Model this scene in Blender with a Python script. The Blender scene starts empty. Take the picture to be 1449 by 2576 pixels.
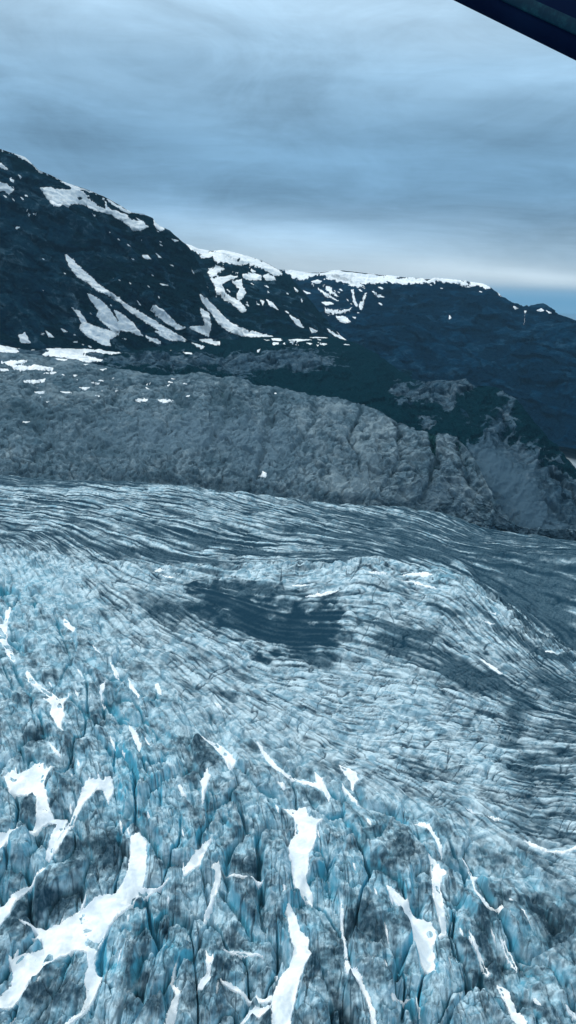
import bpy, math
import numpy as np
from mathutils import Matrix
QS = 1.0                      # grid density
f32 = np.float32
scene = bpy.context.scene
col = scene.collection
# ------------------------------------------------------------------ camera
H = 400.0; PITCH = math.radians(15.3); ROLL = math.radians(2.0); FPX = 788.0; SC = 1449/576
_f = np.array([0, math.cos(PITCH), -math.sin(PITCH)])
_u0 = np.array([0, math.sin(PITCH), math.cos(PITCH)]); _r0 = np.array([1., 0, 0])
_r = math.cos(ROLL)*_r0 + math.sin(ROLL)*_u0
_u = -math.sin(ROLL)*_r0 + math.cos(ROLL)*_u0
CAM = np.array([0, 0, H])
camd = bpy.data.cameras.new('camera'); cam = bpy.data.objects.new('camera', camd); col.objects.link(cam)
camd.sensor_fit = 'VERTICAL'; camd.angle = 2*math.atan(512/FPX)
camd.clip_start = 0.05; camd.clip_end = 300000
M = Matrix(((_r[0], _u[0], -_f[0], 0), (_r[1], _u[1], -_f[1], 0), (_r[2], _u[2], -_f[2], H), (0, 0, 0, 1)))
cam.matrix_world = M
scene.camera = cam

def ray(X, Y):
    """survey direction of a point of the view (azimuth, tan of elevation)"""
    xc = (X/SC-288)/FPX; yc = (512-Y/SC)/FPX
    d = _f + xc*_r + yc*_u
    return math.atan2(d[0], d[1]), d[2]/math.hypot(d[0], d[1]), d
def project(P):
    q = P.astype(np.float64)-CAM
    a = q@_f; a = np.where(a < 1, 1, a)
    return (288+FPX*(q@_r)/a)*SC, (512-FPX*(q@_u)/a)*SC

# ------------------------------------------------------------------ noise
def _perm(seed):
    p = np.random.RandomState(seed).permutation(256); return np.concatenate([p, p, p]).astype(np.int32)
_gr = np.array([(math.cos(a), math.sin(a)) for a in np.arange(16)*math.pi/8], f32)
def perlin(x, y, seed=0):
    p = _perm(seed)
    xi = np.floor(x).astype(np.int64); yi = np.floor(y).astype(np.int64)
    fx = (x-xi).astype(f32); fy = (y-yi).astype(f32)
    xi &= 255; yi &= 255
    u = fx*fx*fx*(fx*(fx*6-15)+10); v = fy*fy*fy*(fy*(fy*6-15)+10)
    def g(ix, iy, dx, dy):
        h = p[p[ix]+iy] & 15
        return _gr[h, 0]*dx + _gr[h, 1]*dy
    n00 = g(xi, yi, fx, fy); n10 = g(xi+1, yi, fx-1, fy)
    n01 = g(xi, yi+1, fx, fy-1); n11 = g(xi+1, yi+1, fx-1, fy-1)
    a = n00+u*(n10-n00); b = n01+u*(n11-n01)
    return (a+v*(b-a))*1.5
def fbm(x, y, o=5, seed=0, gain=.5, lac=2.03):
    s = 0; a = 1.; t = 0
    for i in range(o):
        s = s + a*perlin(x, y, seed+i*7); t += a; a *= gain
        x, y = (x*0.8-y*0.6)*lac+13.7, (x*0.6+y*0.8)*lac+5.1
    return s/t
def ridged(x, y, o=5, seed=0, gain=.5, lac=2.03, rot=True):
    s = 0; a = 1.; t = 0; w = 1
    for i in range(o):
        n = 1-np.abs(perlin(x, y, seed+i*7))*1.6; n = np.clip(n, 0, 1)**2
        s = s + a*n*w; w = np.clip(n*1.6, 0, 1); t += a; a *= gain
        if rot: x, y = (x*0.8-y*0.6)*lac+3.7, (x*0.6+y*0.8)*lac+9.1
        else: x, y = x*lac+3.7, y*lac+9.1
    return s/t
def ss(a, b, x):
    t = np.clip((x-a)/(b-a), 0, 1); return t*t*(3-2*t)
def blur(A, r, axis):
    if r < 1: return A
    pad = [(0, 0)]*A.ndim; pad[axis] = (r+1, r)
    c = np.cumsum(np.pad(A.astype(np.float64), pad, mode='edge'), axis=axis)
    n = A.shape[axis]
    hi = np.take(c, np.arange(2*r+1, 2*r+1+n), axis=axis); lo = np.take(c, np.arange(0, n), axis=axis)
    return (hi-lo)/(2*r+1)
def blur2(A, r, ry=None, it=2):
    for _ in range(it): A = blur(blur(A, r, 1), r if ry is None else ry, 0)
    return A
def sdist(X, Y, poly):
    """signed distance to an outline, positive inside"""
    poly = np.array(poly, float); n = len(poly)
    d = np.full(X.shape, 1e9); ins = np.zeros(X.shape, bool)
    for i in range(n):
        ax, ay = poly[i]; bx, by = poly[(i+1) % n]
        ex, ey = bx-ax, by-ay; wx, wy = X-ax, Y-ay
        t = np.clip((wx*ex+wy*ey)/max(ex*ex+ey*ey, 1e-9), 0, 1)
        dd = (wx-ex*t)**2+(wy-ey*t)**2
        d = np.minimum(d, dd)
        if ay != by:
            c = ((ay > Y) != (by > Y)) & (X < (bx-ax)*(Y-ay)/(by-ay)+ax)
            ins ^= c
    d = np.sqrt(d)
    return np.where(ins, d, -d)
def sd_box(X, Y, poly, m=60):
    """the same, worked out only near the outline"""
    p = np.array(poly, float); out = np.full(X.shape, -1e3)
    k = (X > p[:, 0].min()-m) & (X < p[:, 0].max()+m) & (Y > p[:, 1].min()-m) & (Y < p[:, 1].max()+m)
    if k.any(): out[k] = sdist(X[k], Y[k], poly)
    return out

# ------------------------------------------------------------------ lofted terrain sheets
def curve(pts, mode):
    """pts: (X, Y, value); mode 'z' value is the height, mode 'r' value is the ground range"""
    T, R, Z = [], [], []
    P = []
    for a, b in zip(pts[:-1], pts[1:]):
        n = max(1, int(abs(b[0]-a[0])/12))
        for i in range(n): P.append([a[k]+(b[k]-a[k])*i/n for k in range(3)])
    P.append(list(pts[-1]))
    for X, Y, v in P:
        th, te, _ = ray(X, Y)
        if mode == 'z': z = v; r = (z-H)/te
        else: r = v; z = H+r*te
        T.append(th); R.append(r); Z.append(z)
    T, R, Z = map(np.array, (T, R, Z)); o = np.argsort(T, kind='stable')
    return T[o], R[o], Z[o]
def offs(c, dr, dz): return c[0], c[1]+dr, c[2]+dz
def loft(curves, rows, th):
    """curves from near to far, rows[i] strips between curves i and i+1"""
    Rk = np.array([np.interp(th, c[0], c[1]) for c in curves]); Zk = np.array([np.interp(th, c[0], c[2]) for c in curves])
    for i in range(1, len(curves)):
        low = Rk[i] < Rk[i-1]+4
        if low.any(): Rk[i] = np.where(low, Rk[i-1]+4, Rk[i])
    R, Z, S = [], [], []
    for i, n in enumerate(rows):
        t = np.arange(n)/n
        if i == len(rows)-1: t = np.append(t, 1.)
        # even steps in the tangent of elevation rather than in range
        for q in t:
            r0, r1 = Rk[i], Rk[i+1]
            inv = (1-q)/r0+q/r1
            r = 1/inv; w = (r-r0)/(r1-r0)
            R.append(r); Z.append(Zk[i]+(Zk[i+1]-Zk[i])*w); S.append(i+q)
    R = np.array(R); Z = np.array(Z)
    P = np.stack([R*np.sin(th)[None], R*np.cos(th)[None], Z], -1)
    return P, np.array(S)
def normals(P):
    a = np.gradient(P, axis=1); b = np.gradient(P, axis=0)
    n = np.cross(a, b); n /= np.linalg.norm(n, axis=-1, keepdims=True)+1e-9
    return np.where(n[..., 2:3] < 0, -n, n)
def grid_faces(ny, nx, keep=None):
    idx = np.arange(ny*nx).reshape(ny, nx)
    F = np.stack([idx[:-1, :-1], idx[:-1, 1:], idx[1:, 1:], idx[1:, :-1]], -1).reshape(-1, 4)
    if keep is not None:
        k = (keep[:-1, :-1] | keep[:-1, 1:] | keep[1:, 1:] | keep[1:, :-1]).reshape(-1); F = F[k]
    return F
def mesh(name, V, F, mat, attrs=None, smooth=True, parent=None):
    V = V.reshape(-1, 3)
    used = np.unique(F)
    if len(used) < len(V):
        m = np.full(len(V), -1, np.int64); m[used] = np.arange(len(used)); F = m[F]; V = V[used]
        if attrs: attrs = {k: a.reshape(-1)[used] for k, a in attrs.items()}
    me = bpy.data.meshes.new(name)
    me.vertices.add(len(V)); me.vertices.foreach_set('co', V.astype(f32).reshape(-1))
    k = F.shape[1]
    me.loops.add(F.size); me.loops.foreach_set('vertex_index', F.astype(np.int32).reshape(-1))
    me.polygons.add(len(F)); me.polygons.foreach_set('loop_start', (np.arange(len(F))*k).astype(np.int32))
    me.polygons.foreach_set('use_smooth', np.full(len(F), smooth))
    me.update(calc_edges=True)
    if attrs:
        for n, a in attrs.items():
            at = me.attributes.new(n, 'FLOAT', 'POINT'); at.data.foreach_set('value', a.astype(f32).reshape(-1))
    me.materials.append(mat)
    o = bpy.data.objects.new(name, me); col.objects.link(o)
    if parent: o.parent = parent
    return o
def tag(o, label=None, cat=None, group=None, kind=None):
    for k, v in (('label', label), ('category', cat), ('group', group), ('kind', kind)):
        if v: o[k] = v
    return o

# ------------------------------------------------------------------ materials
class NT:
    def __init__(s, name):
        s.m = bpy.data.materials.new(name); s.m.use_nodes = True; s.t = s.m.node_tree; s.t.nodes.clear()
        s.out = s.t.nodes.new('ShaderNodeOutputMaterial')
    def n(s, typ, ins=None, **kw):
        x = s.t.nodes.new('ShaderNode'+typ)
        for k, v in kw.items(): setattr(x, k, v)
        for k, v in (ins or {}).items(): s.set(x, k, v)
        return x
    def set(s, x, k, v):
        if isinstance(v, bpy.types.NodeSocket): s.t.links.new(v, x.inputs[k])
        else: x.inputs[k].default_value = v
    def attr(s, name): return s.n('Attribute', attribute_name=name).outputs['Fac']
    def math(s, op, a, b=0.0, clamp=False):
        x = s.n('Math', operation=op, use_clamp=clamp); s.set(x, 0, a); s.set(x, 1, b); return x.outputs[0]
    def rng(s, v, a, b, c=0.0, d=1.0, smooth=True):
        x = s.n('MapRange', interpolation_type='SMOOTHSTEP' if smooth else 'LINEAR')
        for i, q in enumerate((v, a, b, c, d)): s.set(x, i, q)
        return x.outputs[0]
    def mix(s, f, a, b):
        x = s.n('Mix', data_type='RGBA'); s.set(x, 0, f); s.set(x, 6, a); s.set(x, 7, b); return x.outputs[2]
    def noise(s, vec, scale, detail=4, rough=.55, dist=0.0):
        return s.n('TexNoise', {'Vector': vec, 'Scale': scale, 'Detail': detail, 'Roughness': rough, 'Distortion': dist}).outputs['Fac']
    def obj(s): return s.n('TexCoord').outputs['Object']
    def scaled(s, v, sc): return s.n('Mapping', {'Vector': v, 'Scale': sc}).outputs[0]
    def finish(s, base, rough=.7, bump=None, bdist=1.0, bstr=1.0, spec=.3, **kw):
        p = s.n('BsdfPrincipled', {'Base Color': base, 'Roughness': rough, 'Specular IOR Level': spec, **kw})
        if bump is not None:
            b = s.n('Bump', {'Height': bump, 'Distance': bdist, 'Strength': bstr}); s.t.links.new(b.outputs[0], p.inputs['Normal'])
        s.t.links.new(p.outputs[0], s.out.inputs[0]); return s.m
def C(r, g, b): return (r, g, b, 1)

def mat_ice():
    s = NT('glacier_ice'); o = s.obj()
    dirt_shade = s.attr('dirt_shade'); blue = s.attr('blue'); crack = s.attr('crack')
    n1 = s.noise(s.scaled(o, (1, 1, .6)), .35, 5, .65); n2 = s.noise(o, .07, 5, .6, 1.5)
    ice = s.mix(s.rng(n2, .36, .62), C(.215, .35, .445), C(.60, .735, .82))
    ice = s.mix(blue, ice, C(.095, .40, .56))
    d = s.math('ADD', dirt_shade, s.math('MULTIPLY', s.math('SUBTRACT', n1, .5), .38))
    d = s.rng(d, .14, .98)
    grime_shade = s.mix(s.rng(n1, .35, .65), C(.022, .060, .090), (.068, .122, .165, 1))
    c = s.mix(d, ice, grime_shade)
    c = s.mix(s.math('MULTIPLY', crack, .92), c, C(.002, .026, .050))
    fine = s.noise(o, 1.1, 4, .6)
    return s.finish(c, .8, fine, .5, .5, .05)
def mat_snow():
    s = NT('snow'); o = s.obj()
    n = s.noise(o, .05, 5, .6, .8); n2 = s.noise(s.scaled(o, (1, 1, .4)), .4, 4, .6)
    c = s.mix(s.rng(n, .38, .68), C(.84, .885, .925), C(.62, .71, .80))
    c = s.mix(s.rng(s.attr('soil'), .35, 1.0, 0, .8), c, C(.26, .30, .34))
    return s.finish(c, .7, n2, .5, .35, .2)
def mat_rock(name, dark, mid, light, veg, vscale=1.0):
    s = NT(name); o = s.obj()
    n1 = s.noise(o, .055*vscale, 8, .72, .8); n2 = s.noise(s.scaled(o, (1, 1, .35)), .012*vscale, 6, .6, 1.0)
    f = s.math('ADD', s.math('MULTIPLY', n1, .6), s.math('MULTIPLY', n2, .4))
    c = s.mix(s.rng(f, .36, .52), C(*dark), C(*mid)); c = s.mix(s.rng(f, .5, .66), c, C(*light))
    c = s.mix(s.math('MULTIPLY', s.attr('crack'), .92), c, C(dark[0]*.35, dark[1]*.38, dark[2]*.4))
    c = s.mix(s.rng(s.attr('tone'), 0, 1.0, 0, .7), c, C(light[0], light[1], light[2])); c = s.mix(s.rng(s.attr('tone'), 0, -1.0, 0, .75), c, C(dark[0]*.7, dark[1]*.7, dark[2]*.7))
    c = s.mix(s.attr('scree'), c, C(mid[0]*1.0, mid[1]*1.0, mid[2]*1.02))
    vg = s.rng(s.math('ADD', s.attr('veg'), s.math('MULTIPLY', s.math('SUBTRACT', n1, .5), 1.1)), .45, .57)
    n3 = s.noise(o, .22*vscale, 6, .7)
    vc = s.mix(s.rng(n3, .38, .6), C(veg[0]*1.8+.002, veg[1]*1.5, veg[2]*1.4), C(veg[0]*.55, veg[1]*.6, veg[2]*.7))
    c = s.mix(vg, c, vc)
    return s.finish(c, 1.0, n1, 6.0/vscale, .6, .0)

ICE = mat_ice(); SNOW = mat_snow()
ROCK = mat_rock('bare_bedrock', (.045, .092, .128), (.100, .160, .208), (.225, .30, .35), (.006, .034, .038))
HILLM = mat_rock('mossy_rock', (.010, .034, .062), (.050, .092, .130), (.135, .185, .23), (.001, .016, .024))
PEAK = mat_rock('dark_cliff', (.001, .012, .030), (.006, .030, .052), (.085, .145, .19), (.0005, .012, .019), .6)
PEAK2 = mat_rock('far_cliff', (.0005, .010, .030), (.002, .022, .050), (.022, .062, .105), (.0003, .011, .026), .5)  # rock colours blued to stand in for part of the haze

# ------------------------------------------------------------------ glacier
#CURVES
TH = np.radians
def theta(X0, X1, step=.047):
    a = ray(X0, 1300)[0]; b = ray(X1, 1300)[0]
    return np.linspace(a, b, int((b-a)/math.radians(step/QS)))
edge = curve([(-700, 1170, 84), (0, 1185, 80), (200, 1190, 78), (350, 1195, 74), (480, 1205, 70), (600, 1225, 60), (720, 1240, 50), (850, 1255, 38),
              (1000, 1265, 22), (1090, 1272, 10), (1150, 1290, 0), (1230, 1322, -15), (1330, 1342, -30), (1449, 1352, -40), (2100, 1390, -60)], 'z')
crest = curve([(-700, 1330, 72), (0, 1372, 65), (120, 1385, 64), (250, 1412, 60), (400, 1424, 54), (500, 1425, 50), (700, 1412, 52), (850, 1403, 56), (950, 1404, 58), (1040, 1425, 54), (1080, 1432, 54),
               (1110, 1424, 55), (1150, 1436, 52), (1180, 1452, 47), (1260, 1505, 37), (1350, 1582, 24), (1449, 1642, 12), (2100, 1800, -20)], 'z')
bk_dz = np.interp(crest[0], [ray(x, 1500)[0] for x in (0, 500, 950, 1080, 1200, 1449)], [-2, -7, -18, -30, -54, -56])
behind = (crest[0], crest[1]+np.interp(-bk_dz, [0, 50], [30, 75]), crest[2]+bk_dz)
g0 = curve([(-700, 3000, -4), (2100, 3000, -4)], 'z')
g1 = curve([(-700, 2576, 0), (2100, 2576, 0)], 'z')
g2 = curve([(-700, 2100, 30), (0, 2100, 25), (700, 2100, 12), (1449, 2100, -8), (2100, 2100, -15)], 'z')
g3 = curve([(-700, 1820, 50), (0, 1820, 46), (500, 1820, 26), (900, 1830, 2), (1449, 1860, -14), (2100, 1900, -25)], 'z')
g4 = curve([(-700, 1600, 62), (0, 1600, 58), (400, 1600, 44), (750, 1620, 22), (1100, 1620, 26), (1449, 1720, 0), (2100, 1850, -22)], 'z')
marm = curve([(-700, 1270, 76), (0, 1290, 72), (500, 1312, 54), (900, 1340, 22), (1200, 1385, -10), (1449, 1400, -30), (2100, 1440, -50)], 'z')

def smooth_rows(P, r, it=2):
    for _ in range(it): P = blur(P, r, 0)
    return P
th = theta(-420, 1870)
NR = lambda n: int(n*QS)
P, S = loft([g0, g1, g2, g3, g4, crest, behind, marm, edge, offs(edge, 110, -70)],
            [NR(120), NR(290), NR(180), NR(140), NR(110), NR(22), NR(80), NR(130), NR(14)], th)
# soften the folds of the ground, but keep the crest of the dome
R_ = np.hypot(P[..., 0], P[..., 1])
zs = blur2(P[..., 2], 10, 14)
keepc = np.exp(-((S-5.0)/.45)**2)[:, None]
P[..., 2] = zs*(1-keepc)+P[..., 2]*keepc
ny, nx = P.shape[:2]
X, Y = project(P)
print('glacier grid', ny, nx)

FLOW = [(-200,1230,1,.02),(100,1225,1,.02),(400,1240,1,.06),(800,1290,1,.13),(1100,1330,1,.2),(1300,1370,1,.05),(1500,1380,1,.0),
 (100,1300,1,.10),(300,1350,1,.27),(200,1390,1,.45),(600,1340,1,.22),(700,1380,1,.05),(900,1340,1,.25),(950,1385,1,-.02),(1200,1420,1,-.12),(1400,1480,1,.0),(1300,1470,1,.05),
 (20,1450,.5,1),(120,1480,.6,1),(250,1470,.8,.6),(400,1450,1,.15),(550,1440,1,.02),(750,1440,1,-.06),(950,1440,1,.02),(1080,1460,1,.15),
 (60,1620,.5,1),(200,1620,.5,.9),(350,1580,.8,.6),(450,1520,1,.3),(450,1650,.9,.45),(580,1640,.8,.55),(640,1690,1,.25),(720,1680,1,-.35),(620,1560,1,.4),(800,1580,1,.05),
 (860,1500,1,-.12),(1000,1490,1,.08),(1150,1520,1,.45),(1280,1620,1,.5),(1420,1690,1,.35),(950,1600,1,.35),(1100,1700,1,.5),(1250,1720,1,.45),
 (800,1780,1,.25),(950,1800,1,-.05),(950,1880,1,.18),(700,1790,.9,.55),(620,1780,.8,.8),(850,1920,1,.5),(1100,1850,1,-.2),(1250,1850,1,.02),(1200,2000,1,.3),(1400,1850,1,.04),(1400,2000,1,.05),(1400,2100,1,.12),(1350,2220,.9,.45),
 (100,1780,.5,1),(300,1780,.45,1),(480,1780,.7,.9),(500,1900,.5,1),(700,1960,.7,.9),(80,1950,.05,1),(300,2000,.25,1),(520,2100,.2,1),(750,2080,.1,1),(900,2080,.4,1),(1080,2120,.45,1),(1230,2180,.65,1),(1000,1990,.9,.6),
 (80,2250,-.5,1),(250,2250,-.4,1),(120,2480,-.6,1),(330,2450,-.35,1),(450,2300,-.1,1),(560,2400,-.08,1),(720,2350,.02,1),(850,2350,.15,1),(1000,2400,.25,1),(1150,2350,.4,1),(1300,2400,.6,1),(1420,2400,.75,1),(1300,2560,.5,1),(700,2560,-.1,1)]
def field(X, Y, sig=75.):
    u = np.zeros(X.shape, f32); v = np.zeros(X.shape, f32); W = np.zeros(X.shape, f32)
    Xf = X.astype(f32); Yf = Y.astype(f32)
    for a, b, du, dv in FLOW:
        n = math.hypot(du, dv); ys = 1.0 if b > 1500 else 1.7
        w = np.exp(-((Xf-a)**2+((Yf-b)*ys)**2)/(2*sig*sig))+f32(1e-9)/(1+((Xf-a)**2+(Yf-b)**2)*1e-4)
        u += w*du/n; v += w*dv/n; W += w
    m = np.sqrt(u*u+v*v)+1e-12
    return u/m, v/m
wx = fbm(P[..., 0]/90, P[..., 1]/90, 3, 3)*40; wy = fbm(P[..., 0]/90, P[..., 1]/90, 3, 23)*40
FU, FV = field(X+wx*.6, Y+wy*.6)
# velocities of the flow in steps of the grid
dXi = np.gradient(X, axis=1); dYj = np.gradient(Y, axis=0)
dXi = np.maximum(dXi, .3); dYj = np.minimum(dYj, -.12)
vi = FU/dXi; vj = FV/dYj
sp = np.hypot(vi, vj); sp = np.maximum(sp, 1e-6)
step_px = 1.1     # survey units per step
lim = np.minimum(1.0, 2.5/(sp*step_px))
vi = (vi*step_px*lim).astype(f32); vj = (vj*step_px*lim).astype(f32)
ca, sa = math.cos(math.radians(62)), math.sin(math.radians(62))
qi = (FU*ca+FV*sa)/dXi; qj = (-FU*sa+FV*ca)/dYj
lm = np.minimum(1.0, 2.5/(np.maximum(np.hypot(qi, qj), 1e-6)*step_px)); qi = (qi*step_px*lm).astype(f32); qj = (qj*step_px*lm).astype(f32)
def sample(A, i, j):
    i = np.clip(i, 0, nx-1.001); j = np.clip(j, 0, ny-1.001)
    i0 = i.astype(np.int32); j0 = j.astype(np.int32); a = i-i0; b = j-j0
    k = j0*nx+i0; Af = A.reshape(-1)
    return (Af[k]*(1-a)+Af[k+1]*a)*(1-b)+(Af[k+nx]*(1-a)+Af[k+nx+1]*a)*b
def lic(A, n, stride=1.0, vi=vi, vj=vj):
    gi, gj = np.meshgrid(np.arange(nx, dtype=f32), np.arange(ny, dtype=f32))
    out = A.astype(f32).copy(); A = A.astype(f32); tot = 1.
    for sgn in (1, -1):
        i, j = gi.copy(), gj.copy()
        for k in range(n):
            ui = sample(vi, i, j); uj = sample(vj, i, j)
            i += sgn*stride*ui; j += sgn*stride*uj
            w = .5+.5*math.cos(math.pi*(k+1)/(n+1))
            out += w*sample(A, i, j); tot += w
    return out/tot
def norm(A, lo=None): 
    s = A[60:-20].std(); return (A-A[60:-20].mean())/s
rs = np.random.RandomState(5)
wn = rs.rand(ny, nx).astype(f32)
wc = blur2(rs.rand(ny, nx), 1, 1, 1)
wf = blur2(rs.rand(ny, nx), 3, 3, 1)
def licm(items, stride, vi, vj):
    """several textures drawn out along the same flow lines: items are (texture, steps)"""
    gi, gj = np.meshgrid(np.arange(nx, dtype=f32), np.arange(ny, dtype=f32))
    items = [(a.astype(f32), n) for a, n in items]; outs = [a.copy() for a, n in items]
    tots = [1.]*len(items)
    for sgn in (1, -1):
        i, j = gi.copy(), gj.copy()
        for k in range(max(n for _, n in items)):
            ic = np.clip(i, 0, nx-1.01); jc = np.clip(j, 0, ny-1.01)
            kk_ = jc.astype(np.int32)*nx+ic.astype(np.int32)
            i += sgn*stride*vi.reshape(-1)[kk_]; j += sgn*stride*vj.reshape(-1)[kk_]
            ic = np.clip(i, 0, nx-1.01); jc = np.clip(j, 0, ny-1.01); i0 = ic.astype(np.int32); j0 = jc.astype(np.int32); a = (ic-i0).astype(f32); b = (jc-j0).astype(f32); k0 = j0*nx+i0
            w00 = (1-a)*(1-b); w10 = a*(1-b); w01 = (1-a)*b; w11 = a*b
            for q, (A, n) in enumerate(items):
                if k >= n: continue
                w = .5+.5*math.cos(math.pi*(k+1)/(n+1)); Af = A.reshape(-1)
                outs[q] += w*(Af[k0]*w00+Af[k0+1]*w10+Af[k0+nx]*w01+Af[k0+nx+1]*w11)
                if sgn == 1: tots[q] += 2*w
    return [norm(o/t) for o, t in zip(outs, tots)]
R2 = lambda r, ry=None, it=2: blur2(rs.rand(ny, nx), r, ry, it)
wm = rs.rand(ny, nx)+R2(2, 2, 1)*5+R2(6, 6, 1)*16
L1, L2, L3, LN, LS, LG, LC, LD = licm([(wc, 10), (wf, 18), (blur2(wm, 1, 1, 1), 34), (R2(4, 3), 36), (R2(1, 1, 2), 44), (R2(2, 2, 2), 9), (R2(11, 9), 34), (R2(26, 26), 40)], 2.2, vi, vj)
LS = norm(LS-blur(blur(LS, 3, 0), 3, 0)); LG = norm(LG-.7*blur(blur(LG, 5, 1), 4, 0))
LP, LQ = licm([(wc, 9), (R2(6, 5), 22)], 2.2, qi, qj)
# direction of the flow on the ground
dPi = np.gradient(P[..., :2], axis=1); dPj = np.gradient(P[..., :2], axis=0)
D = vi[..., None]*dPi+vj[..., None]*dPj
D /= np.linalg.norm(D, axis=-1, keepdims=True)+1e-9
PX, PY = P[..., 0], P[..., 1]
def blocks(a, ratio, seed, warp, box=None):
    """fracture blocks drawn out along the flow: distances to the two nearest centres and a value per block"""
    x = (PX+fbm(PX/(a*1.6), PY/(a*1.6), 3, seed)*warp*a)/a; y = (PY+fbm(PX/(a*1.6), PY/(a*1.6), 3, seed+50)*warp*a)/a
    cx = np.floor(x).astype(np.int32); cy = np.floor(y).astype(np.int32)
    r1 = np.random.RandomState(seed).rand(512, 512, 4).astype(f32)
    F1 = np.full(x.shape, 99., f32); F2 = F1.copy(); V = np.zeros(x.shape, f32); GX = V.copy(); GY = V.copy()
    dx0 = D[..., 0].astype(f32); dy0 = D[..., 1].astype(f32)
    k1 = 1/math.sqrt(ratio); k2 = math.sqrt(ratio)
    for oy in range(-2, 3):
        for ox in range(-2, 3):
            q = r1[(cy+oy) & 511, (cx+ox) & 511]
            dx = (cx+ox+q[..., 0]-x).astype(f32); dy = (cy+oy+q[..., 1]-y).astype(f32)
            al = dx*dx0+dy*dy0; ac = -dx*dy0+dy*dx0
            d = np.sqrt((al*k1)**2+(ac*k2)**2)
            m = d < F1
            F2 = np.where(m, F1, np.minimum(F2, d)); V = np.where(m, q[..., 2], V); GX = np.where(m, al, GX); GY = np.where(m, ac, GY)
            F1 = np.where(m, d, F1)
    return F1, F2, V, GX, GY
F1a, F2a, Va, GXa, GYa = blocks(54., 2.6, 11, .5)
F1b, F2b, Vb, GXb, GYb = blocks(21., 3.0, 31, .55)
F1c, F2c, Vc, GXc, GYc = blocks(9.5, 2.4, 71, .6)
F1f, F2f, Vf, GXf, GYf = blocks(16., 7.0, 171, .45)

# --- zones (view survey of where the icefall is broken and where the surface is dirty or has painted shade)
ICEFALL = [(-800,1410),(60,1400),(220,1480),(330,1600),(470,1720),(560,1800),(640,1850),(760,1900),(880,1960),(960,1975),(1060,2010),(1180,2080),(1300,2130),(1449,2210),(2200,2300),(2200,3200),(-800,3200)]
sdI = sd_box(X, Y, ICEFALL, 2000)
nz = fbm(PX/60, PY/60, 4, 91)
fall = ss(-40, 90, sdI+nz*60)
near = ss(1650, 2450, Y)                # the nearest seracs are the tallest
def blob(cx, cy, rx, ry, rot=0, k=1.):
    a = math.radians(rot); dx = X+wx*.8-cx; dy = Y+wy*.6-cy
    u = (dx*math.cos(a)+dy*math.sin(a))/rx; v = (-dx*math.sin(a)+dy*math.cos(a))/ry
    return k*np.exp(-(u*u+v*v)**1.5)
dz = np.full(X.shape, .30)
def add(v):
    global dz
    dz = dz+v
BIGDARK = [(500,1480),(545,1468),(600,1490),(690,1520),(740,1545),(800,1540),(865,1520),(858,1570),(838,1625),(790,1645),(720,1645),(650,1625),(600,1590),(530,1545),(495,1512)]
frag = fbm(PX/28, PY/28, 5, 77)
sdD = sd_box(X+wx*.35, Y+wy*.25, BIGDARK, 120)
darkm = ss(-42, 34, sdD+frag*95+L3*7+L1*4)
add(.95*darkm)
for b in [(420,1540,150,32,10,.42),(640,1480,90,16,8,.35),(780,1665,60,28,0,.45),(600,1700,60,30,20,.3),(980,1575,40,14,15,.8),(1055,1592,34,14,10,.9),(1000,1500,70,16,10,.25),(1120,1540,45,8,25,.75),
          (930,1563,20,5,5,.9),(1240,1565,40,9,35,.6),(1320,1605,60,11,28,1.1),(1400,1640,60,8,20,1.1),(1050,1640,190,45,22,.42),(1200,1720,130,35,25,.45),(1000,1620,60,18,10,.4),(1330,1680,120,30,20,.3),
          (1410,1850,120,150,0,.36),(1300,1800,26,70,8,.5),(1330,1960,90,60,20,.3),(1420,1740,120,40,15,.35),(1180,1830,10,90,32,.45),(1100,1940,120,28,10,.25),(1000,1700,100,18,20,.25),(560,1740,60,12,10,.5),(1380,2060,160,40,10,.3),
          (1330,1490,170,70,15,.16),(1180,1410,120,18,0,.15),(150,1352,160,10,3,.3),(1230,1470,50,12,35,.4),(1310,1530,60,14,42,.4),(1400,1597,60,14,36,.4),(420,1400,220,12,6,.45),(750,1392,250,9,0,.45),(990,1388,120,10,3,.4),(100,1260,200,10,2,.25),(600,1320,260,10,6,.25),(900,1310,160,16,8,.3),(300,1330,200,8,10,.2),(880,1950,90,22,20,.35),(640,1880,60,22,20,.25),  # strip behind the dome's right crest is shade painted in with the dirt
          (230,2150,95,75,0,.5),(110,2275,85,40,-10,.45),(40,2350,60,30,0,.5),(90,2060,70,50,0,.4),(590,2190,75,45,0,.4),(640,2560,100,40,0,.55),(340,2460,40,50,0,.5),(320,2100,60,20,0,.4),(500,1890,50,30,30,.6),(960,2120,70,70,10,.35),(930,2330,90,80,0,.45),(1240,2240,60,60,40,.4),(1400,2280,80,50,30,.5),(1200,2400,60,70,30,.35),(850,2500,80,70,10,.4),(420,2300,30,60,0,.35),(380,2560,60,40,0,.5),(1350,2480,60,60,40,.35),(100,2500,70,40,0,.35),(540,2470,60,50,0,.35),
          (60,1840,80,40,0,.3),(420,1850,40,50,20,.3),(560,2000,50,40,0,.25),(150,2400,100,30,-20,.2)]:
    add(blob(*b))
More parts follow.
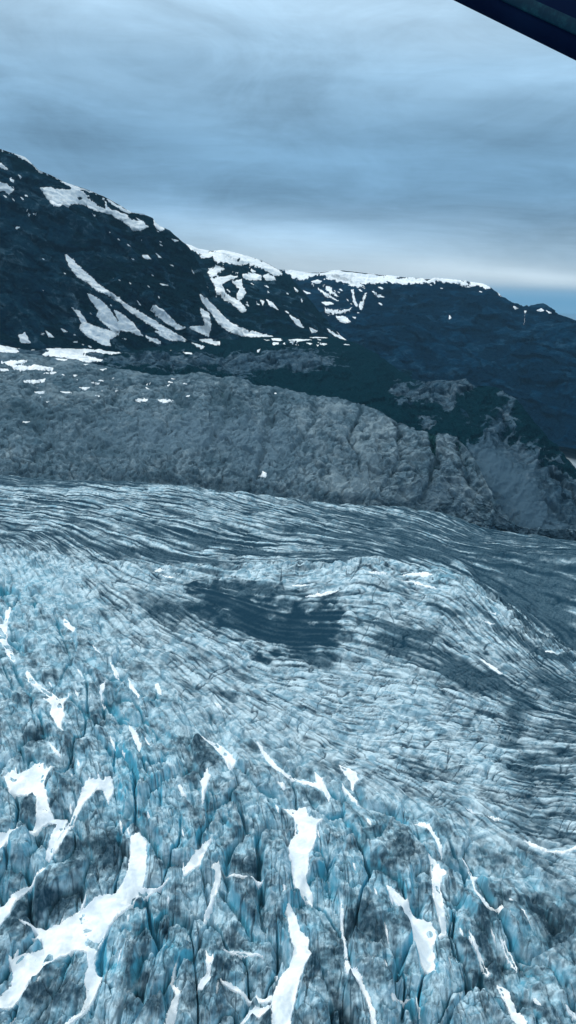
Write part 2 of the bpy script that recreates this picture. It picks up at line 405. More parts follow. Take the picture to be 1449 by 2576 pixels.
# lighter ice, and light painted along the dome rim
for b in [(900,1800,300,110,8,-.22),(700,1690,160,50,10,-.12),(770,1800,150,55,5,-.28),(1150,1900,60,80,-20,-.35),(1210,1790,40,40,0,-.2),(900,1425,330,16,0,-.5),(950,1450,260,24,0,-.30),(300,1440,200,14,5,-.2),(1180,1490,110,26,28,-.55),(1300,1590,90,16,35,-.45),(1120,1445,45,22,10,-.6),(620,1600,60,25,15,-.25),(900,1740,120,28,10,-.2),
          (100,1450,140,60,0,-.35),(80,1560,100,70,0,-.2),(350,1880,90,120,20,-.25),(560,1880,120,60,30,-.15),(400,2000,90,100,0,-.2),(500,2260,60,90,0,-.2),(300,2420,70,60,0,-.3),(60,2150,70,40,0,-.3),(820,2150,90,120,0,-.2),(870,1540,30,60,0,-.2),(990,2050,60,60,0,-.3),(1030,2330,60,100,10,-.2),(1100,2450,90,80,20,-.2),(700,2250,60,60,0,-.1)]:
    add(blob(*b))
arm = ss(8, -8, sd_box(X, Y, [(-800,1345),(0,1385),(250,1418),(500,1428),(700,1415),(950,1408),(1080,1438),(1180,1455),(1260,1508),(1350,1585),(1449,1645),(2200,1850),(2200,3500),(-800,3500)], 2500))
dz += arm*(.34+.34*ss(750, 1300, X+ (Y-1350)*1.2+nz*120)-.22*ss(1390, 1240, Y)*ss(1000, 500, X))
dz += .55*ss(14, -2, np.interp(X, [0,200,350,480,600,720,850,1000,1090,1150,2000], [1215,1217,1212,1215,1230,1243,1256,1262,1260,1260,1260])*-1+Y)*ss(1150, 950, X)
strk = fbm(PX/140, PY/14, 3, 401)
dz += arm*.25*strk+.18*(1-fall)*fbm(PX/85+L3*.1, PY/85, 4, 431)-.06*(1-fall)*L3
pin = sd_box(X, Y, [(1095,1262),(1150,1280),(1240,1318),(1330,1343),(1449,1352),(1600,1360),(1600,1342),(1449,1334),(1330,1320),(1250,1296),(1160,1262),(1110,1250)], 60)
pinm = ss(-6, 4, pin)*ss(1420, 1200, X)
dz -= pinm*.55
# --- relief
edge_a = F2a-F1a; edge_b = F2b-F1b; edge_c = F2c-F1c; edge_f = F2f-F1f
crev_a = 1-ss(.0, .16, edge_a); crev_b = 1-ss(0, .15, edge_b); crev_c = 1-ss(0, .17, edge_c); crev_f = 1-ss(0, .32, edge_f)
open_a = ss(.25, .6, Va+nz*.35); open_b = ss(.45, .8, Vb+nz*.3)
finz = np.zeros(X.shape)
for b in [(330,1830,60,170,10,1.),(430,1930,80,150,15,.9),(520,2060,90,90,10,.9),(620,2080,60,90,0,.7),(850,2120,90,120,5,.8),(760,2330,50,130,0,.8),(1000,2120,80,100,20,.6),(380,2300,70,90,-10,.7),(1130,2330,70,120,20,.6),(1250,2350,90,140,30,.5),(70,1800,80,120,0,.4),(330,2400,60,80,0,.6),(880,1990,120,50,20,.5)]:
    finz = np.maximum(finz, blob(*b))
finz = np.clip(finz*1.15+nz*.2, 0, 1)*fall
amp = .42+.55*near
facn = ridged(PX/17+D[..., 0]*0, PY/17, 4, 357, gain=.45)
big = fbm(PX/75, PY/75, 4, 301)
ro = ridged(PX/30, PY/30, 5, 311); ro2 = ridged(PX/9, PY/9, 4, 331)
bA = (Va-.5)*12+GXa*5*np.cos(40*Va)+GYa*(6+7*np.sin(40*Va))-F1a**2*2.0-crev_a*(3+11*open_a)
bB = (Vb-.5)*4.0+GYb*(2.0+4.2*np.sin(50*Vb))+GXb*4.0*np.cos(50*Vb)-crev_b*(1.2+4.5*open_b)
bC = (Vc-.5)*1.3+GYc*2.2*np.sin(50*Vc)+GXc*2.2*np.cos(50*Vc)-crev_c*.35
bF = (Vf-.5)*9+GYf*(2+5*np.sin(50*Vf))-crev_f*7-F1f**2*1.0
hA, hB, hC = bA, bB, bC
h_fall = bA*amp+bB*(1-.6*finz)*(.34+.06*near)+bC*.4+bF*finz*(.26+.02*near)+big*8+(ro-.4)*6*(.5+.5*near)+(ro2-.4)*1.3+(facn-.5)*3.2*near+L2*.3+L1*.15
ln1 = 1-ss(.04, .30, np.abs(LN)); ln2 = 1-ss(.02, .17, np.abs(LQ)); m1_ = fbm(PX/35, PY/35, 3, 195); m2_ = fbm(PX/30, PY/30, 3, 197)
nb = ss(1850, 2150, Y+nz*80); ac = np.abs(LC)*(1-nb)+np.abs(LD+.18*LC)*nb; cleft = (1-ss(.02, .22, np.abs(LC)))*(1-nb)+nb*(1-ss(.02, .13, np.abs(LD+.18*LC))); openc = ss(-.25, .25, fbm(PX/70, PY/70, 3, 511))
h_fall = h_fall+(np.minimum(ac, 1.3)-.7)*(2.5+4.5*near)-cleft*openc*(3+8*near)-(1-ss(.04, .4, np.abs(LG)))*.35
h_fall = h_fall-ln1*.8*ss(-.25, .2, m2_)-ln2*1.5*ss(.15, -.2, m1_)
hump = fbm(PX/130, PY/130, 3, 345)
h_flat = -ln1*.9-ln2*.6*ss(.12, -.2, m1_)+np.minimum(np.abs(LN), 1.5)*1.1+np.minimum(np.abs(LQ), 1.5)*.7+big*5+(Vb-.5)*.6+GYb*.5-crev_b*.6+(Vc-.5)*.2-crev_c*.3+L2*.25+L1*.12+L3*.5-ss(.8, 2, -LP)*.8+hump*7
calm = 1-.75*ss(0, 1, darkm*1.)
h = h_flat*(1-fall)*calm+h_fall*fall
# band of rough ice along the crest and along the far rim
rim = np.exp(-((Y-np.interp(X, [0,950,1080,1110,1150,1180,1260,1350,1449], [1400,1425,1450,1442,1452,1470,1522,1598,1655]))/22.)**2)*(1-arm)
h = h+rim*(hB*.7+hC*1.2+hA*.12+2)
h = h+pinm*(hC*2.5+3+12*ridged(PX/13, PY/22, 3, 88))
h = h*ss(0, .25, S)[:, None]

#SNOWDATA
SNOWPOLY = []
def cA(p): return [(x/2, y/2+1635) for x, y in p]
def cB(p): return [(x/2+724.5, y/2+1698) for x, y in p]
def cC(p): return [(x/2, y/2+1006) for x, y in p]
def cD(p): return [(x/2+724.5, y/2+1195) for x, y in p]
def cM(p): return [(x/2, y/2+314) for x, y in p]
def cN(p): return [(x/2+724.5, y/2+566) for x, y in p]
GSNOW = [
 (cA([(18,622),(60,590),(95,607),(150,575),(178,550),(222,560),(220,590),(275,570),(238,625),(222,670),(240,730),(247,790),(275,825),(345,815),(325,885),(270,1000),(250,1065),(230,1050),(230,1000),(262,900),(285,862),(240,850),(200,880),(120,925),(0,1020),(-60,1060),(-60,980),(60,915),(150,885),(180,850),(178,780),(180,740),(130,712),(45,710),(30,660)]), 'wide snow patch with ragged top and two legs, at the left edge of the icefall'),
 (cA([(430,655),(520,655),(558,640),(578,690),(555,745),(545,765),(515,705),(485,710),(430,760),(380,820),(355,870),(330,940),(280,1010),(262,1000),(300,930),(330,870),(360,800),(400,730)]), 'hooked snow ribbon bending over a grey ice block, just above the biggest snow field'),
 (cA([(655,925),(700,903),(742,950),(740,1040),(735,1110),(720,1150),(790,1150),(860,1120),(840,1145),(760,1180),(700,1195),(650,1250),(600,1320),(540,1380),(500,1440),(475,1500),(480,1560),(520,1600),(500,1640),(450,1720),(400,1790),(340,1850),(250,1960),(180,2000),(270,1882),(330,1830),(400,1760),(430,1680),(420,1600),(440,1540),(430,1480),(370,1470),(300,1510),(230,1570),(170,1640),(110,1720),(60,1760),(0,1800),(-60,1850),(-60,1760),(0,1720),(50,1660),(60,1600),(40,1545),(100,1510),(165,1500),(210,1450),(205,1420),(150,1420),(190,1390),(130,1370),(85,1345),(160,1345),(230,1350),(300,1340),(360,1290),(400,1260),(480,1220),(560,1200),(610,1150),(640,1080),(650,1000)]), 'biggest snow field, branching broadly down the lower left of the icefall'),
 (cA([(-60,1290),(30,1240),(100,1190),(160,1160),(220,1100),(235,1110),(215,1160),(160,1185),(110,1220),(70,1270),(50,1320),(0,1370),(-60,1410)]), 'thin slanting snow strip at the left edge, just below the two-legged patch'),
 (cA([(912,1080),(960,1040),(985,1000),(1030,965),(1060,940),(1065,960),(1030,1030),(1010,1075),(960,1100),(925,1125)]), 'stubby slanting snow patch ending in a pointed top, right of the biggest field'),
 (cA([(1050,1105),(1100,1060),(1115,1090),(1110,1150),(1080,1220),(1050,1300),(1020,1340),(1025,1290),(1055,1220),(1075,1150),(1085,1115)]), 'narrow snow ribbon running straight down the face of a pale ice block'),
 (cA([(1130,1100),(1200,1108),(1240,1118),(1290,1118),(1330,1140),(1300,1162),(1240,1135),(1160,1112)]), 'thin snow line lying flat on top of a pale ice block, near the centre'),
 (cA([(1100,1660),(1160,1668),(1240,1695),(1370,1725),(1390,1765),(1300,1745),(1220,1715),(1120,1692)]), 'flat snow strip joining the big central field from its left side'),
 (cA([(1000,1670),(1040,1640),(1032,1560),(1036,1480),(1055,1530),(1080,1560),(1060,1620),(1065,1690),(1020,1720),(990,1700)]), 'small upright snow patch narrowing upwards, between two grey ice blocks at the bottom'),
 (cA([(845,1700),(870,1620),(890,1570),(885,1640),(870,1690),(900,1720),(920,1740),(900,1780),(880,1882),(860,1960),(810,1960),(840,1800),(880,1740)]), 'jagged snow patch running off the bottom edge, right of the biggest field'),
 (cA([(1190,1840),(1250,1790),(1290,1775),(1330,1780),(1370,1770),(1360,1800),(1300,1850),(1270,1820),(1220,1870)]), 'small ragged snow patch beside the foot of the big central field'),
 (cA([(1100,1475),(1160,1462),(1240,1468),(1330,1508),(1330,1520),(1240,1492),(1160,1484)]), 'thin arched snow line above a flat grey ice face near the bottom'),
 (cA([(122,90),(145,90),(190,150),(250,200),(300,235),(335,235),(345,200),(352,225),(320,265),(325,300),(330,330),(310,360),(322,410),(290,390),(265,340),(250,310),(260,275),(230,245),(210,225),(250,240),(200,190),(140,140)]), 'long snow streak widening into a foot, in the upper left icefall'),
 (cA([(240,445),(270,470),(310,520),(300,530),(265,500)]), 'short snow sliver directly above the two-legged patch'),
 (cA([(1000,400),(1040,440),(1090,450),(1130,490),(1170,530),(1192,560),(1165,602),(1150,600),(1130,550),(1090,510),(1070,480),(1030,450)]), 'broad wedge of snow slanting right, in the middle of the icefall'),
 (cA([(640,350),(665,375),(685,400),(705,460),(715,500),(700,525),(680,480),(655,400)]), 'slim upright snow patch between blue ice fins, left of centre'),
 (cA([(1005,640),(1040,600),(1062,630),(1035,690),(1022,760),(1010,750),(1015,680)]), 'small upright snow patch with a broad head, below the wedge'),
 (cA([(890,685),(915,680),(945,750),(915,740)]), 'little snow patch left of the broad-headed one'),
 (cA([(545,50),(590,85),(608,132),(580,125)]), 'short snow patch leading down to a thin curved one in the upper left icefall'),
 (cA([(643,110),(665,155),(705,215),(700,230),(650,180)]), 'thin curved snow patch on the dark upper icefall'),
 (cA([(775,165),(800,155),(820,220),(800,215)]), 'small three-cornered snow patch at the edge of the smooth ice'),
 (cA([(500,180),(535,138),(528,180),(512,215),(540,262),(515,250),(498,215)]), 'curled thin snow patch in the upper left icefall'),
 (cA([(1072,255),(1110,272),(1120,302),(1090,282)]), 'tiny snow patch where the smooth ice begins to break'),
 (cA([(1285,450),(1305,460),(1350,520),(1400,580),(1449,612),(1500,632),(1590,665),(1590,675),(1500,650),(1440,632),(1390,605),(1335,550)]), 'long thin snow line curving from upper left to the centre'),
 (cA([(1390,660),(1430,668),(1445,690),(1425,702)]), 'small snow fleck under the long thin line'),
 (cA([(1415,1185),(1445,1180),(1440,1230),(1425,1232)]), 'small snow plug just left of the two central fields'),
 (cB([(-30,650),(0,648),(60,655),(95,645),(105,690),(150,700),(185,685),(150,730),(145,790),(125,840),(105,900),(110,940),(95,1000),(130,1060),(128,1115),(90,1090),(60,1060),(30,1050),(20,1000),(15,940),(0,900),(5,830),(35,760),(30,690)]), 'tall snow field with a horned top, upper of the two central ones'),
 (cB([(0,1135),(15,1140),(50,1215),(65,1280),(110,1320),(105,1370),(130,1395),(110,1440),(75,1500),(50,1580),(25,1680),(5,1860),(-85,1860),(-84,1624),(-70,1570),(-40,1500),(0,1440),(30,1390),(10,1300),(0,1230),(-15,1180)]), 'tall snow field widening to the bottom edge, lower of the two central ones'),
 (cB([(490,1045),(530,1060),(570,1100),(600,1110),(645,1170),(680,1210),(740,1255),(752,1290),(735,1350),(745,1400),(740,1450),(748,1510),(700,1490),(670,1450),(640,1370),(620,1290),(590,1210),(560,1160),(520,1120)]), 'broad snow wedge pointing up left, above a dark hole at lower right'),
 (cB([(700,885),(740,910),(780,960),(818,1000),(780,1000),(770,1050),(785,1110),(790,1170),(805,1280),(770,1310),(755,1290),(770,1270),(740,1180),(725,1090),(725,1000),(715,930)]), 'tall narrow snow patch with a spur on its right, beside the broad wedge'),
 (cB([(630,742),(685,732),(720,760),(745,800),(775,840),(782,910),(760,880),(740,820),(700,770),(660,750)]), 'arched snow patch directly above the tall spurred one'),
 (cB([(865,870),(900,905),(940,960),(965,975),(945,1005),(950,1050),(985,1090),(1020,1150),(1060,1165),(1080,1150),(1135,1225),(1090,1190),(1040,1170),(1000,1160),(960,1090),(935,1030),(920,960)]), 'crooked snow ribbon ending in a hook, right of the tall spurred patch'),
 (cB([(1055,1480),(1110,1520),(1135,1580),(1160,1650),(1200,1720),(1230,1840),(1170,1840),(1110,1650),(1080,1560)]), 'long snow strip leaving the bottom edge, rightmost of the large ones'),
 (cB([(285,1410),(310,1420),(330,1480),(380,1560),(410,1610),(440,1680),(470,1840),(425,1840),(410,1680),(370,1600),(320,1530),(290,1480)]), 'curved snow strip right of the big central field, leaving the bottom edge'),
 (cB([(268,1090),(282,1160),(292,1260),(305,1400),(288,1400),(278,1280),(265,1180)]), 'hair-thin snow line above the curved strip'),
 (cB([(900,1255),(930,1295),(970,1355),(1000,1398),(1028,1440),(1010,1452),(970,1402),(930,1335)]), 'thin slanting snow strip right of the broad wedge, in a crevasse'),
 (cB([(1065,1275),(1100,1298),(1135,1338),(1167,1400),(1160,1427),(1130,1382),(1090,1322)]), 'thin snow strip under the hooked ribbon, at lower right'),
 (cB([(1165,828),(1220,828),(1262,850),(1320,874),(1390,873),(1470,845),(1480,860),(1390,890),(1300,884),(1240,864)]), 'long S-shaped snow line at the right edge of the smooth ice'),
 (cB([(995,706),(1060,713),(1092,726),(1040,724)]), 'flat snow streak on the dark smooth ice at right'),
 (cB([(880,660),(920,678),(962,697),(930,696)]), 'slanting snow streak just left of the flat one'),
 (cB([(252,440),(300,458),(345,490),(362,520),(335,545),(330,572),(310,525),(280,490)]), 'pointed snow patch where the smooth ice breaks, right of centre'),
 (cB([(268,520),(312,568),(352,608),(362,638),(320,602),(280,562)]), 'thin snow sliver hanging below the pointed patch'),
 (cB([(60,508),(110,520),(145,528),(130,468),(165,500),(200,550),(220,590),(207,622),(180,572),(120,547),(70,530)]), 'forked snow patch at the lower end of the long thin line'),
 (cB([(508,1612),(560,1592),(600,1598),(640,1612),(600,1612),(560,1610),(530,1642)]), 'small arched snow line over a blue ice hollow at the bottom'),
 (cB([(1158,1150),(1190,1168),(1242,1242),(1210,1212)]), 'short snow sliver below the crooked ribbon at right'),
 (cB([(1398,1608),(1460,1636),(1470,1672),(1420,1646)]), 'snow patch cut by the lower right edge'),
 (cD([(555,502),(640,486),(700,482),(735,502),(700,506),(620,508)]), 'lens of snow on the crest left of the blue ice knob'),
 (cD([(390,486),(480,488),(505,502),(420,502)]), 'flat snow streak along the dome crest'),
 (cD([(548,522),(620,527),(700,546),(772,573),(700,564),(620,538)]), 'thin snow streak running below the blue ice knob'),
 (cD([(60,614),(130,600),(200,585),(275,573),(200,602),(130,616)]), 'rising snow streak above the large dark debris'),
 (cD([(-10,553),(60,549),(122,555),(60,563)]), 'short flat snow streak left on the dome'),
 (cD([(985,675),(1050,698),(1045,708)]), 'thin snow streak high on the right flank of the dome'),
 (cD([(965,718),(1050,746),(1020,750)]), 'second thin snow streak on the right flank, just under the first'),
 (cD([(1285,868),(1362,892),(1310,888)]), 'snow streak low on the right flank, beside dark debris'),
 (cD([(955,918),(1020,946),(1085,1000),(1062,1002),(1000,956)]), 'snow streak in a trough on the right flank'),
 (cC([(765,863),(800,853),(832,862),(790,868)]), 'short snow streak on the ice, left end of the dome crest'),
 (cC([(785,878),(850,883),(900,899),(840,894)]), 'curved snow streak just under the short one at the crest'),
 (cC([(322,1083),(350,1108),(382,1150),(372,1172),(340,1142),(318,1110)]), 'snow wedge high in the upper left icefall'),
 (cC([(25,1055),(62,1030),(50,1080),(40,1110),(35,1180),(60,1230),(82,1300),(60,1302),(30,1250),(5,1202),(-30,1180),(-20,1120),(18,1110)]), 'ragged snow patch at the left edge of the upper icefall'),
 (cC([(458,1230),(490,1258),(512,1290),(480,1272)]), 'tiny snow wedge right of the upper left ones'),
]
rg = np.random.RandomState(19); extra = []
def near_poly(x, y): return any(abs(x-np.mean([q[0] for q in p_]))+abs(y-np.mean([q[1] for q in p_])) < 38 for p_, _ in GSNOW)
while len(extra) < 46:
    x = rg.uniform(15, 1440); y = rg.uniform(1500, 2550)
    if y < 1560+x*.52 or near_poly(x, y): continue
    j_ = np.argmin(np.abs(Y[:, nx//2]-y)); i_ = np.argmin(np.abs(X[j_]-x)); dx_, dy_ = float(FU[j_, i_]), float(FV[j_, i_])
    L_ = rg.uniform(9, 26)*(.7+.5*(y-1500)/1000); w_ = rg.uniform(2.4, 4.6)
    extra.append(([(x-dx_*L_, y-dy_*L_), (x-dx_*L_*.2-dy_*w_, y-dy_*L_*.2+dx_*w_), (x+dx_*L_*.5-dy_*w_*.6, y+dy_*L_*.5+dx_*w_*.6), (x+dx_*L_, y+dy_*L_), (x+dx_*L_*.3+dy_*w_, y+dy_*L_*.3-dx_*w_), (x-dx_*L_*.4+dy_*w_*.8, y-dy_*L_*.4-dx_*w_*.8)], 'E'))
# --- carve the beds in which the snow lies
sdS = []
beds = np.zeros(X.shape)
for poly, lab in GSNOW+extra:
    sd = sd_box(X, Y, poly, 26)
    sdS.append(None)
    k = sd > -20
    beds = np.maximum(beds, ss(-9, 5, sd))
hs = blur2(h*fall, 12, 12)*.55
bedh = hs-2.2*near-1.0
h = h*(1-beds*.92)+bedh*beds*.92
Pg = P.copy(); Pg[..., 2] += h
# --- surface attributes
bluez = np.zeros(X.shape)
for b in [(120,1560,200,200,0,.12),(200,1900,300,250,0,.25),(350,1900,80,140,20,.5),(330,1960,60,120,10,.5),(460,2080,90,120,0,.45),(600,2070,120,80,0,.35),(290,2400,70,70,0,.8),(360,2270,50,60,0,.5),(440,2400,40,50,0,.9),(400,2330,60,40,0,.5),(1120,1445,55,26,10,.85),(1180,1490,90,26,28,.45),
          (880,2150,100,150,0,.3),(1000,2250,60,60,20,.5),(760,2300,60,90,0,.55),(1080,2400,90,140,15,.45),(1200,2250,60,90,30,.35),(640,2320,40,80,0,.4),(580,2450,40,60,0,.5),(30,2200,60,60,0,.5),(110,2440,90,60,-20,.35),(860,2010,60,50,0,.3),(60,1470,80,80,0,.4),(800,2160,30,60,0,.5),(1060,2060,90,60,0,.35),(1300,2330,80,60,30,.35),(1330,2480,80,60,30,.4),(560,2170,60,30,0,.3),(700,1445,500,20,0,.18),(1050,2510,40,30,0,.5)]:
    bluez += blob(*b)
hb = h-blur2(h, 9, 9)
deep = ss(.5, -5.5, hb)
slope = np.abs(np.gradient(blur2(h, 1, 1, 1), axis=1))
steep = ss(.25, 1.3, slope)
blue = fall*(.18+.75*deep*ss(-.3, .4, nz+.2)+.35*steep)+bluez*(.30+1.0*np.maximum(deep, steep))
blue = (.62+.3*near)*blue*(.30+.75*ss(-.5, .35, fbm(PX/14, (PY+h*fall)/14, 4, 141)))+.10
PYh = PY+1.1*h*fall
mott = fbm(PX/26+L2*.05, PYh/26, 5, 121, gain=.62)
mott2 = fbm(PX/6, PYh/6, 4, 161, gain=.65)
top = ss(-1, 3, hb)
fl = 1-fall
dirt_shade = dz+.08+fall*(mott*1.05-.01+.18*(top-.5)-.22*steep+.02)+fl*(mott*.45-L1*.07-L2*.07-L3*.05-(.09+.08*arm)*LS-.10*np.minimum(np.abs(LN), 1.5)+.06)+mott2*(.16+.40*fall)-beds*.2
vary = ss(-.35, .35, mott)
ln1 = 1-ss(.04, .30, np.abs(LN)); ln2 = 1-ss(.02, .17, np.abs(LQ)); ln3 = 1-ss(.03, .14, np.abs(L3))
m1_ = fbm(PX/35, PY/35, 3, 195); m2_ = fbm(PX/30, PY/30, 3, 197)
crack = 1.25*fl*np.maximum(ln1*.95*ss(-.5, .2, m2_+.2*L2), np.maximum(ss(.8, 1.9, -L1)*.5, ln3*.75))*(.45+.7*vary)
crack = np.maximum(crack, fl*ln2*.95*ss(.15, -.15, m1_)*(1-arm*.6))
crack = np.maximum(crack, fall*np.maximum(ln2*.75*ss(.15, -.2, m1_), ln1*.8*ss(-.25, .2, m2_)))
crack = np.maximum(crack, fl*np.maximum(crev_c*.25, crev_b*.5)*ss(-.55, .25, fbm(PX/18, PY/18, 3, 191)))
crack = np.maximum(crack, fall*np.maximum(ss(-2.4, -7.0, hb)*.6*(1-.8*np.clip(bluez, 0, 1)), np.maximum(crev_b*.5, crev_c*.15)*ss(-.5, .25, fbm(PX/12, PY/12, 3, 192))))  # deep hollows also get shade painted into the colour
crack = np.maximum(crack, fall*np.maximum(ss(.9, 2.0, -L1)*.4, (1-ss(.04, .45, np.abs(LG)))*.55*ss(-.3, .2, mott2+mott)))
crack = np.maximum(crack, fl*ss(.6, 1.6, -LS)*(.85*arm+(1-arm)*.75*ss(-.35, .25, fbm(PX/45, PY/45, 3, 199))))
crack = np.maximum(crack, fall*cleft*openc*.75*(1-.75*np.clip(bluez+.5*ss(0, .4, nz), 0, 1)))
blue = np.clip(blue+fall*cleft*openc*.5, 0, 1)
crack = np.maximum(crack, ss(.30, .85, darkm)*(.92+.6*frag-.16*LS-.08*L1))
crack = np.clip(crack, 0, 1)
glacier = mesh('glacier', Pg, grid_faces(ny, nx), ICE, {'dirt_shade': np.clip(dirt_shade, 0, 1.3), 'blue': np.clip(blue, 0, 1), 'crack': crack})
tag(glacier, 'broken blue-white glacier streaked with grey debris, filling the lower half', 'glacier', kind='structure')

def largest(keep, sd):
    """only the biggest connected piece"""
    K = keep; lab = np.where(K, np.arange(K.size).reshape(K.shape)+1, 0)
    while True:
        l2 = lab.copy()
        for _ in range(12):
            q = l2.copy()
            q[1:] = np.maximum(q[1:], l2[:-1]); q[:-1] = np.maximum(q[:-1], l2[1:])
            q[:, 1:] = np.maximum(q[:, 1:], l2[:, :-1]); q[:, :-1] = np.maximum(q[:, :-1], l2[:, 1:])
            l2 = np.where(K, q, 0)
        if (l2 == lab).all(): break
        lab = l2
    v, c = np.unique(lab[K & (sd > -1)], return_counts=True)
    return lab == v[np.argmax(c)] if len(v) else np.zeros_like(K)
def lay_snow(Pt, Nn, X, Y, poly, label, thick=1.2, dip=1.5, wob=3.0, mm=14, soil=None, fill=None, seed=0, holes=(), rmax=None, edgepx=(-1.6, 2.2), group=None, zfill=None, mins=0):
    """a patch of snow lying on a terrain sheet: a skin with its own thickness that dips into the ground at its rim"""
    p = np.array(poly, float)
    k = (X > p[:, 0].min()-mm) & (X < p[:, 0].max()+mm) & (Y > p[:, 1].min()-mm) & (Y < p[:, 1].max()+mm)
    if rmax is not None: k &= rmax
    if not k.any(): print('no ground for', label); return None
    js, is_ = np.where(k)
    j0, j1, i0, i1 = max(js.min()-1, 0), min(js.max()+2, X.shape[0]), max(is_.min()-1, 0), min(is_.max()+2, X.shape[1])
    sl = (slice(j0, j1), slice(i0, i1))
    x, y = X[sl], Y[sl]
    if wob:
        q = fbm(x/11, y/11, 5, 700+seed, gain=.72)*wob*2.3; q2 = fbm(x/11, y/11, 5, 800+seed, gain=.72)*wob*2.3
    else: q = q2 = 0
    sd = sdist(x+q, y+q2, poly)
    for hl in holes: sd = np.minimum(sd, -sdist(x+q, y+q2, hl))
    keep = (sd > -5) & k[sl]
    keep = largest(keep & k[sl], sd)
    if keep.sum() < 4: print('too small', label); return None
    pt = Pt[sl]; nn = Nn[sl]
    lift = -dip+(thick+dip)*ss(edgepx[0], edgepx[1], sd)
    V = pt+nn*lift[..., None]
    if zfill is not None:
        w = ss(0, 6, sd); V[..., 2] += (zfill[sl]-pt[..., 2])*w+w*(fbm(pt[..., 0]/16, pt[..., 1]/16, 4, 900+seed)*2.4-.6)
    at = {'soil': soil[sl] if soil is not None else np.zeros(x.shape)}
    F = grid_faces(*x.shape, keep)
    o = mesh('snow_patch', V, F, SNOW, at)
    tag(o, label, 'snow patch', group)
    return o
Ng = np.zeros(Pg.shape); Ng[..., 2] = 1
zsm = blur2(Pg[..., 2], 5, 5)+.3*ss(5, 0, np.abs(Pg[..., 2]-blur2(Pg[..., 2], 5, 5)))
soilG = np.clip(.25*ss(.1, .5, fbm(PX/30, PY/30, 4, 611)), 0, 1)
GSNOW += extra
for i, (poly, lab) in enumerate(GSNOW):
    sc_ = float(np.interp(np.mean([q[1] for q in poly]), [1450, 2400], [.5, 1.3]))
    ex_ = lab == 'E'
    if ex_: lab = 'tiny snow fleck scattered in the cracks of the icefall'
    lay_snow(Pg, Ng, X, Y, poly, lab, thick=(1.1 if ex_ else 1.0)*sc_, dip=1.6*sc_, wob=1.5 if ex_ else 2.6, seed=i, soil=soilG, zfill=zsm, group='tiny snow flecks in the cracks of the icefall' if ex_ else 'snow patches caught in the hollows of the glacier')

#MOUNTAINS
# ------------------------------------------------------------------ bare rock slope behind the glacier
def rocky(P, N, amp, L, seed, vert=.5, sub=1.0):
    """relief for rock faces, worked out along the sheet"""
    r = np.hypot(P[..., 0], P[..., 1]); a = np.arctan2(P[..., 0], P[..., 1])*np.median(r)
    s = np.cumsum(np.concatenate([np.zeros((1, P.shape[1])), np.linalg.norm(np.diff(blur2(P[..., 0], 3)[..., None]*0+P, axis=0), axis=-1)]), axis=0)
    return a, s*vert
rockcrest_pts = [(-700,800,2500),(-200,868,2350),(0,884,2300),(150,900,2200),(300,926,2120),(380,940,2050),(460,944,2000),(485,937,1960),(515,937,1950),(545,949,1945),(590,944,1940),(625,955,1930),(640,967,1930),(700,971,1900),(740,986,1880),(790,995,1860),(850,999,1850),(880,1008,1840),(905,1014,1830),(950,1032,1810),(1010,1061,1780),(1060,1085,1750),(1110,1090,1720),(1150,1098,1690),(1175,1125,1660),(1205,1175,1620),(1235,1240,1560),(1262,1310,1510),(1275,1355,1480),(1330,1400,1440),(1449,1425,1400),(2100,1480,1300)]
rcrest = curve(rockcrest_pts, 'r')
rb0 = offs(edge, -60, -45); rb1 = offs(edge, 6, -3)
thR = theta(-420, 1500, .05)
def midc(a, b, w, dz, ths):
    r0, z0 = np.interp(ths, a[0], a[1]), np.interp(ths, a[0], a[2]); r1, z1 = np.interp(ths, b[0], b[1]), np.interp(ths, b[0], b[2])
    return ths, r0+(r1-r0)*w, z0+(z1-z0)*w+dz
rmid = midc(rb1, rcrest, .45, 16, thR)
Pr, Sr = loft([rb0, rb1, rmid, rcrest, offs(rcrest, 60, -25), offs(rcrest, 200, -90)], [NR(16), NR(130), NR(120), NR(12), NR(10)], thR)
cz = Pr[..., 2].copy(); Pr[..., 2] = blur2(cz, 2, 10); kk = np.exp(-((Sr-3)/.16)**2)[:, None]; Pr[..., 2] = Pr[..., 2]*(1-kk)+cz*kk
Nr = normals(Pr)
def relief(P, N, S, seed, A, L, stretch, shear=0.0, crestk=None, o=6):
    r = np.hypot(P[..., 0], P[..., 1]); a = np.arctan2(P[..., 0], P[..., 1])*1900.
    s = P[..., 2]+r*.35
    a = a+shear*s
    wx = fbm(a/(L*1.5), s/(L*1.5), 3, seed+1)*L*.5; wy = fbm(a/(L*1.5), s/(L*1.5), 3, seed+2)*L*.5
    g1 = ridged((a+wx)/L, (s+wy)/(L*stretch), o, seed+3, gain=.52)
    g2 = fbm((a+wx)/(L*.35), (s+wy)/(L*.35), o, seed+4, gain=.6)
    g3 = fbm(a/(L*2.2), s/(L*2.2), 3, seed+5)
    return a, s, (g1-.4)*A+g2*A*.45+g3*A*.8, g1, g2
XR, YR = project(Pr)
aR, sR, dR, g1R, g2R = relief(Pr, Nr, Sr, 900, 12, 75, .8)
aR2, sR2, dR2, g1b, g2b = relief(Pr, Nr, Sr, 950, 5, 18, .8, .4)
nRr = fbm(aR/45, sR/45, 4, 983)
fade = np.clip((Sr/1.0), 0, 1)[:, None]
rough = .55+.6*ss(650, 1150, XR)
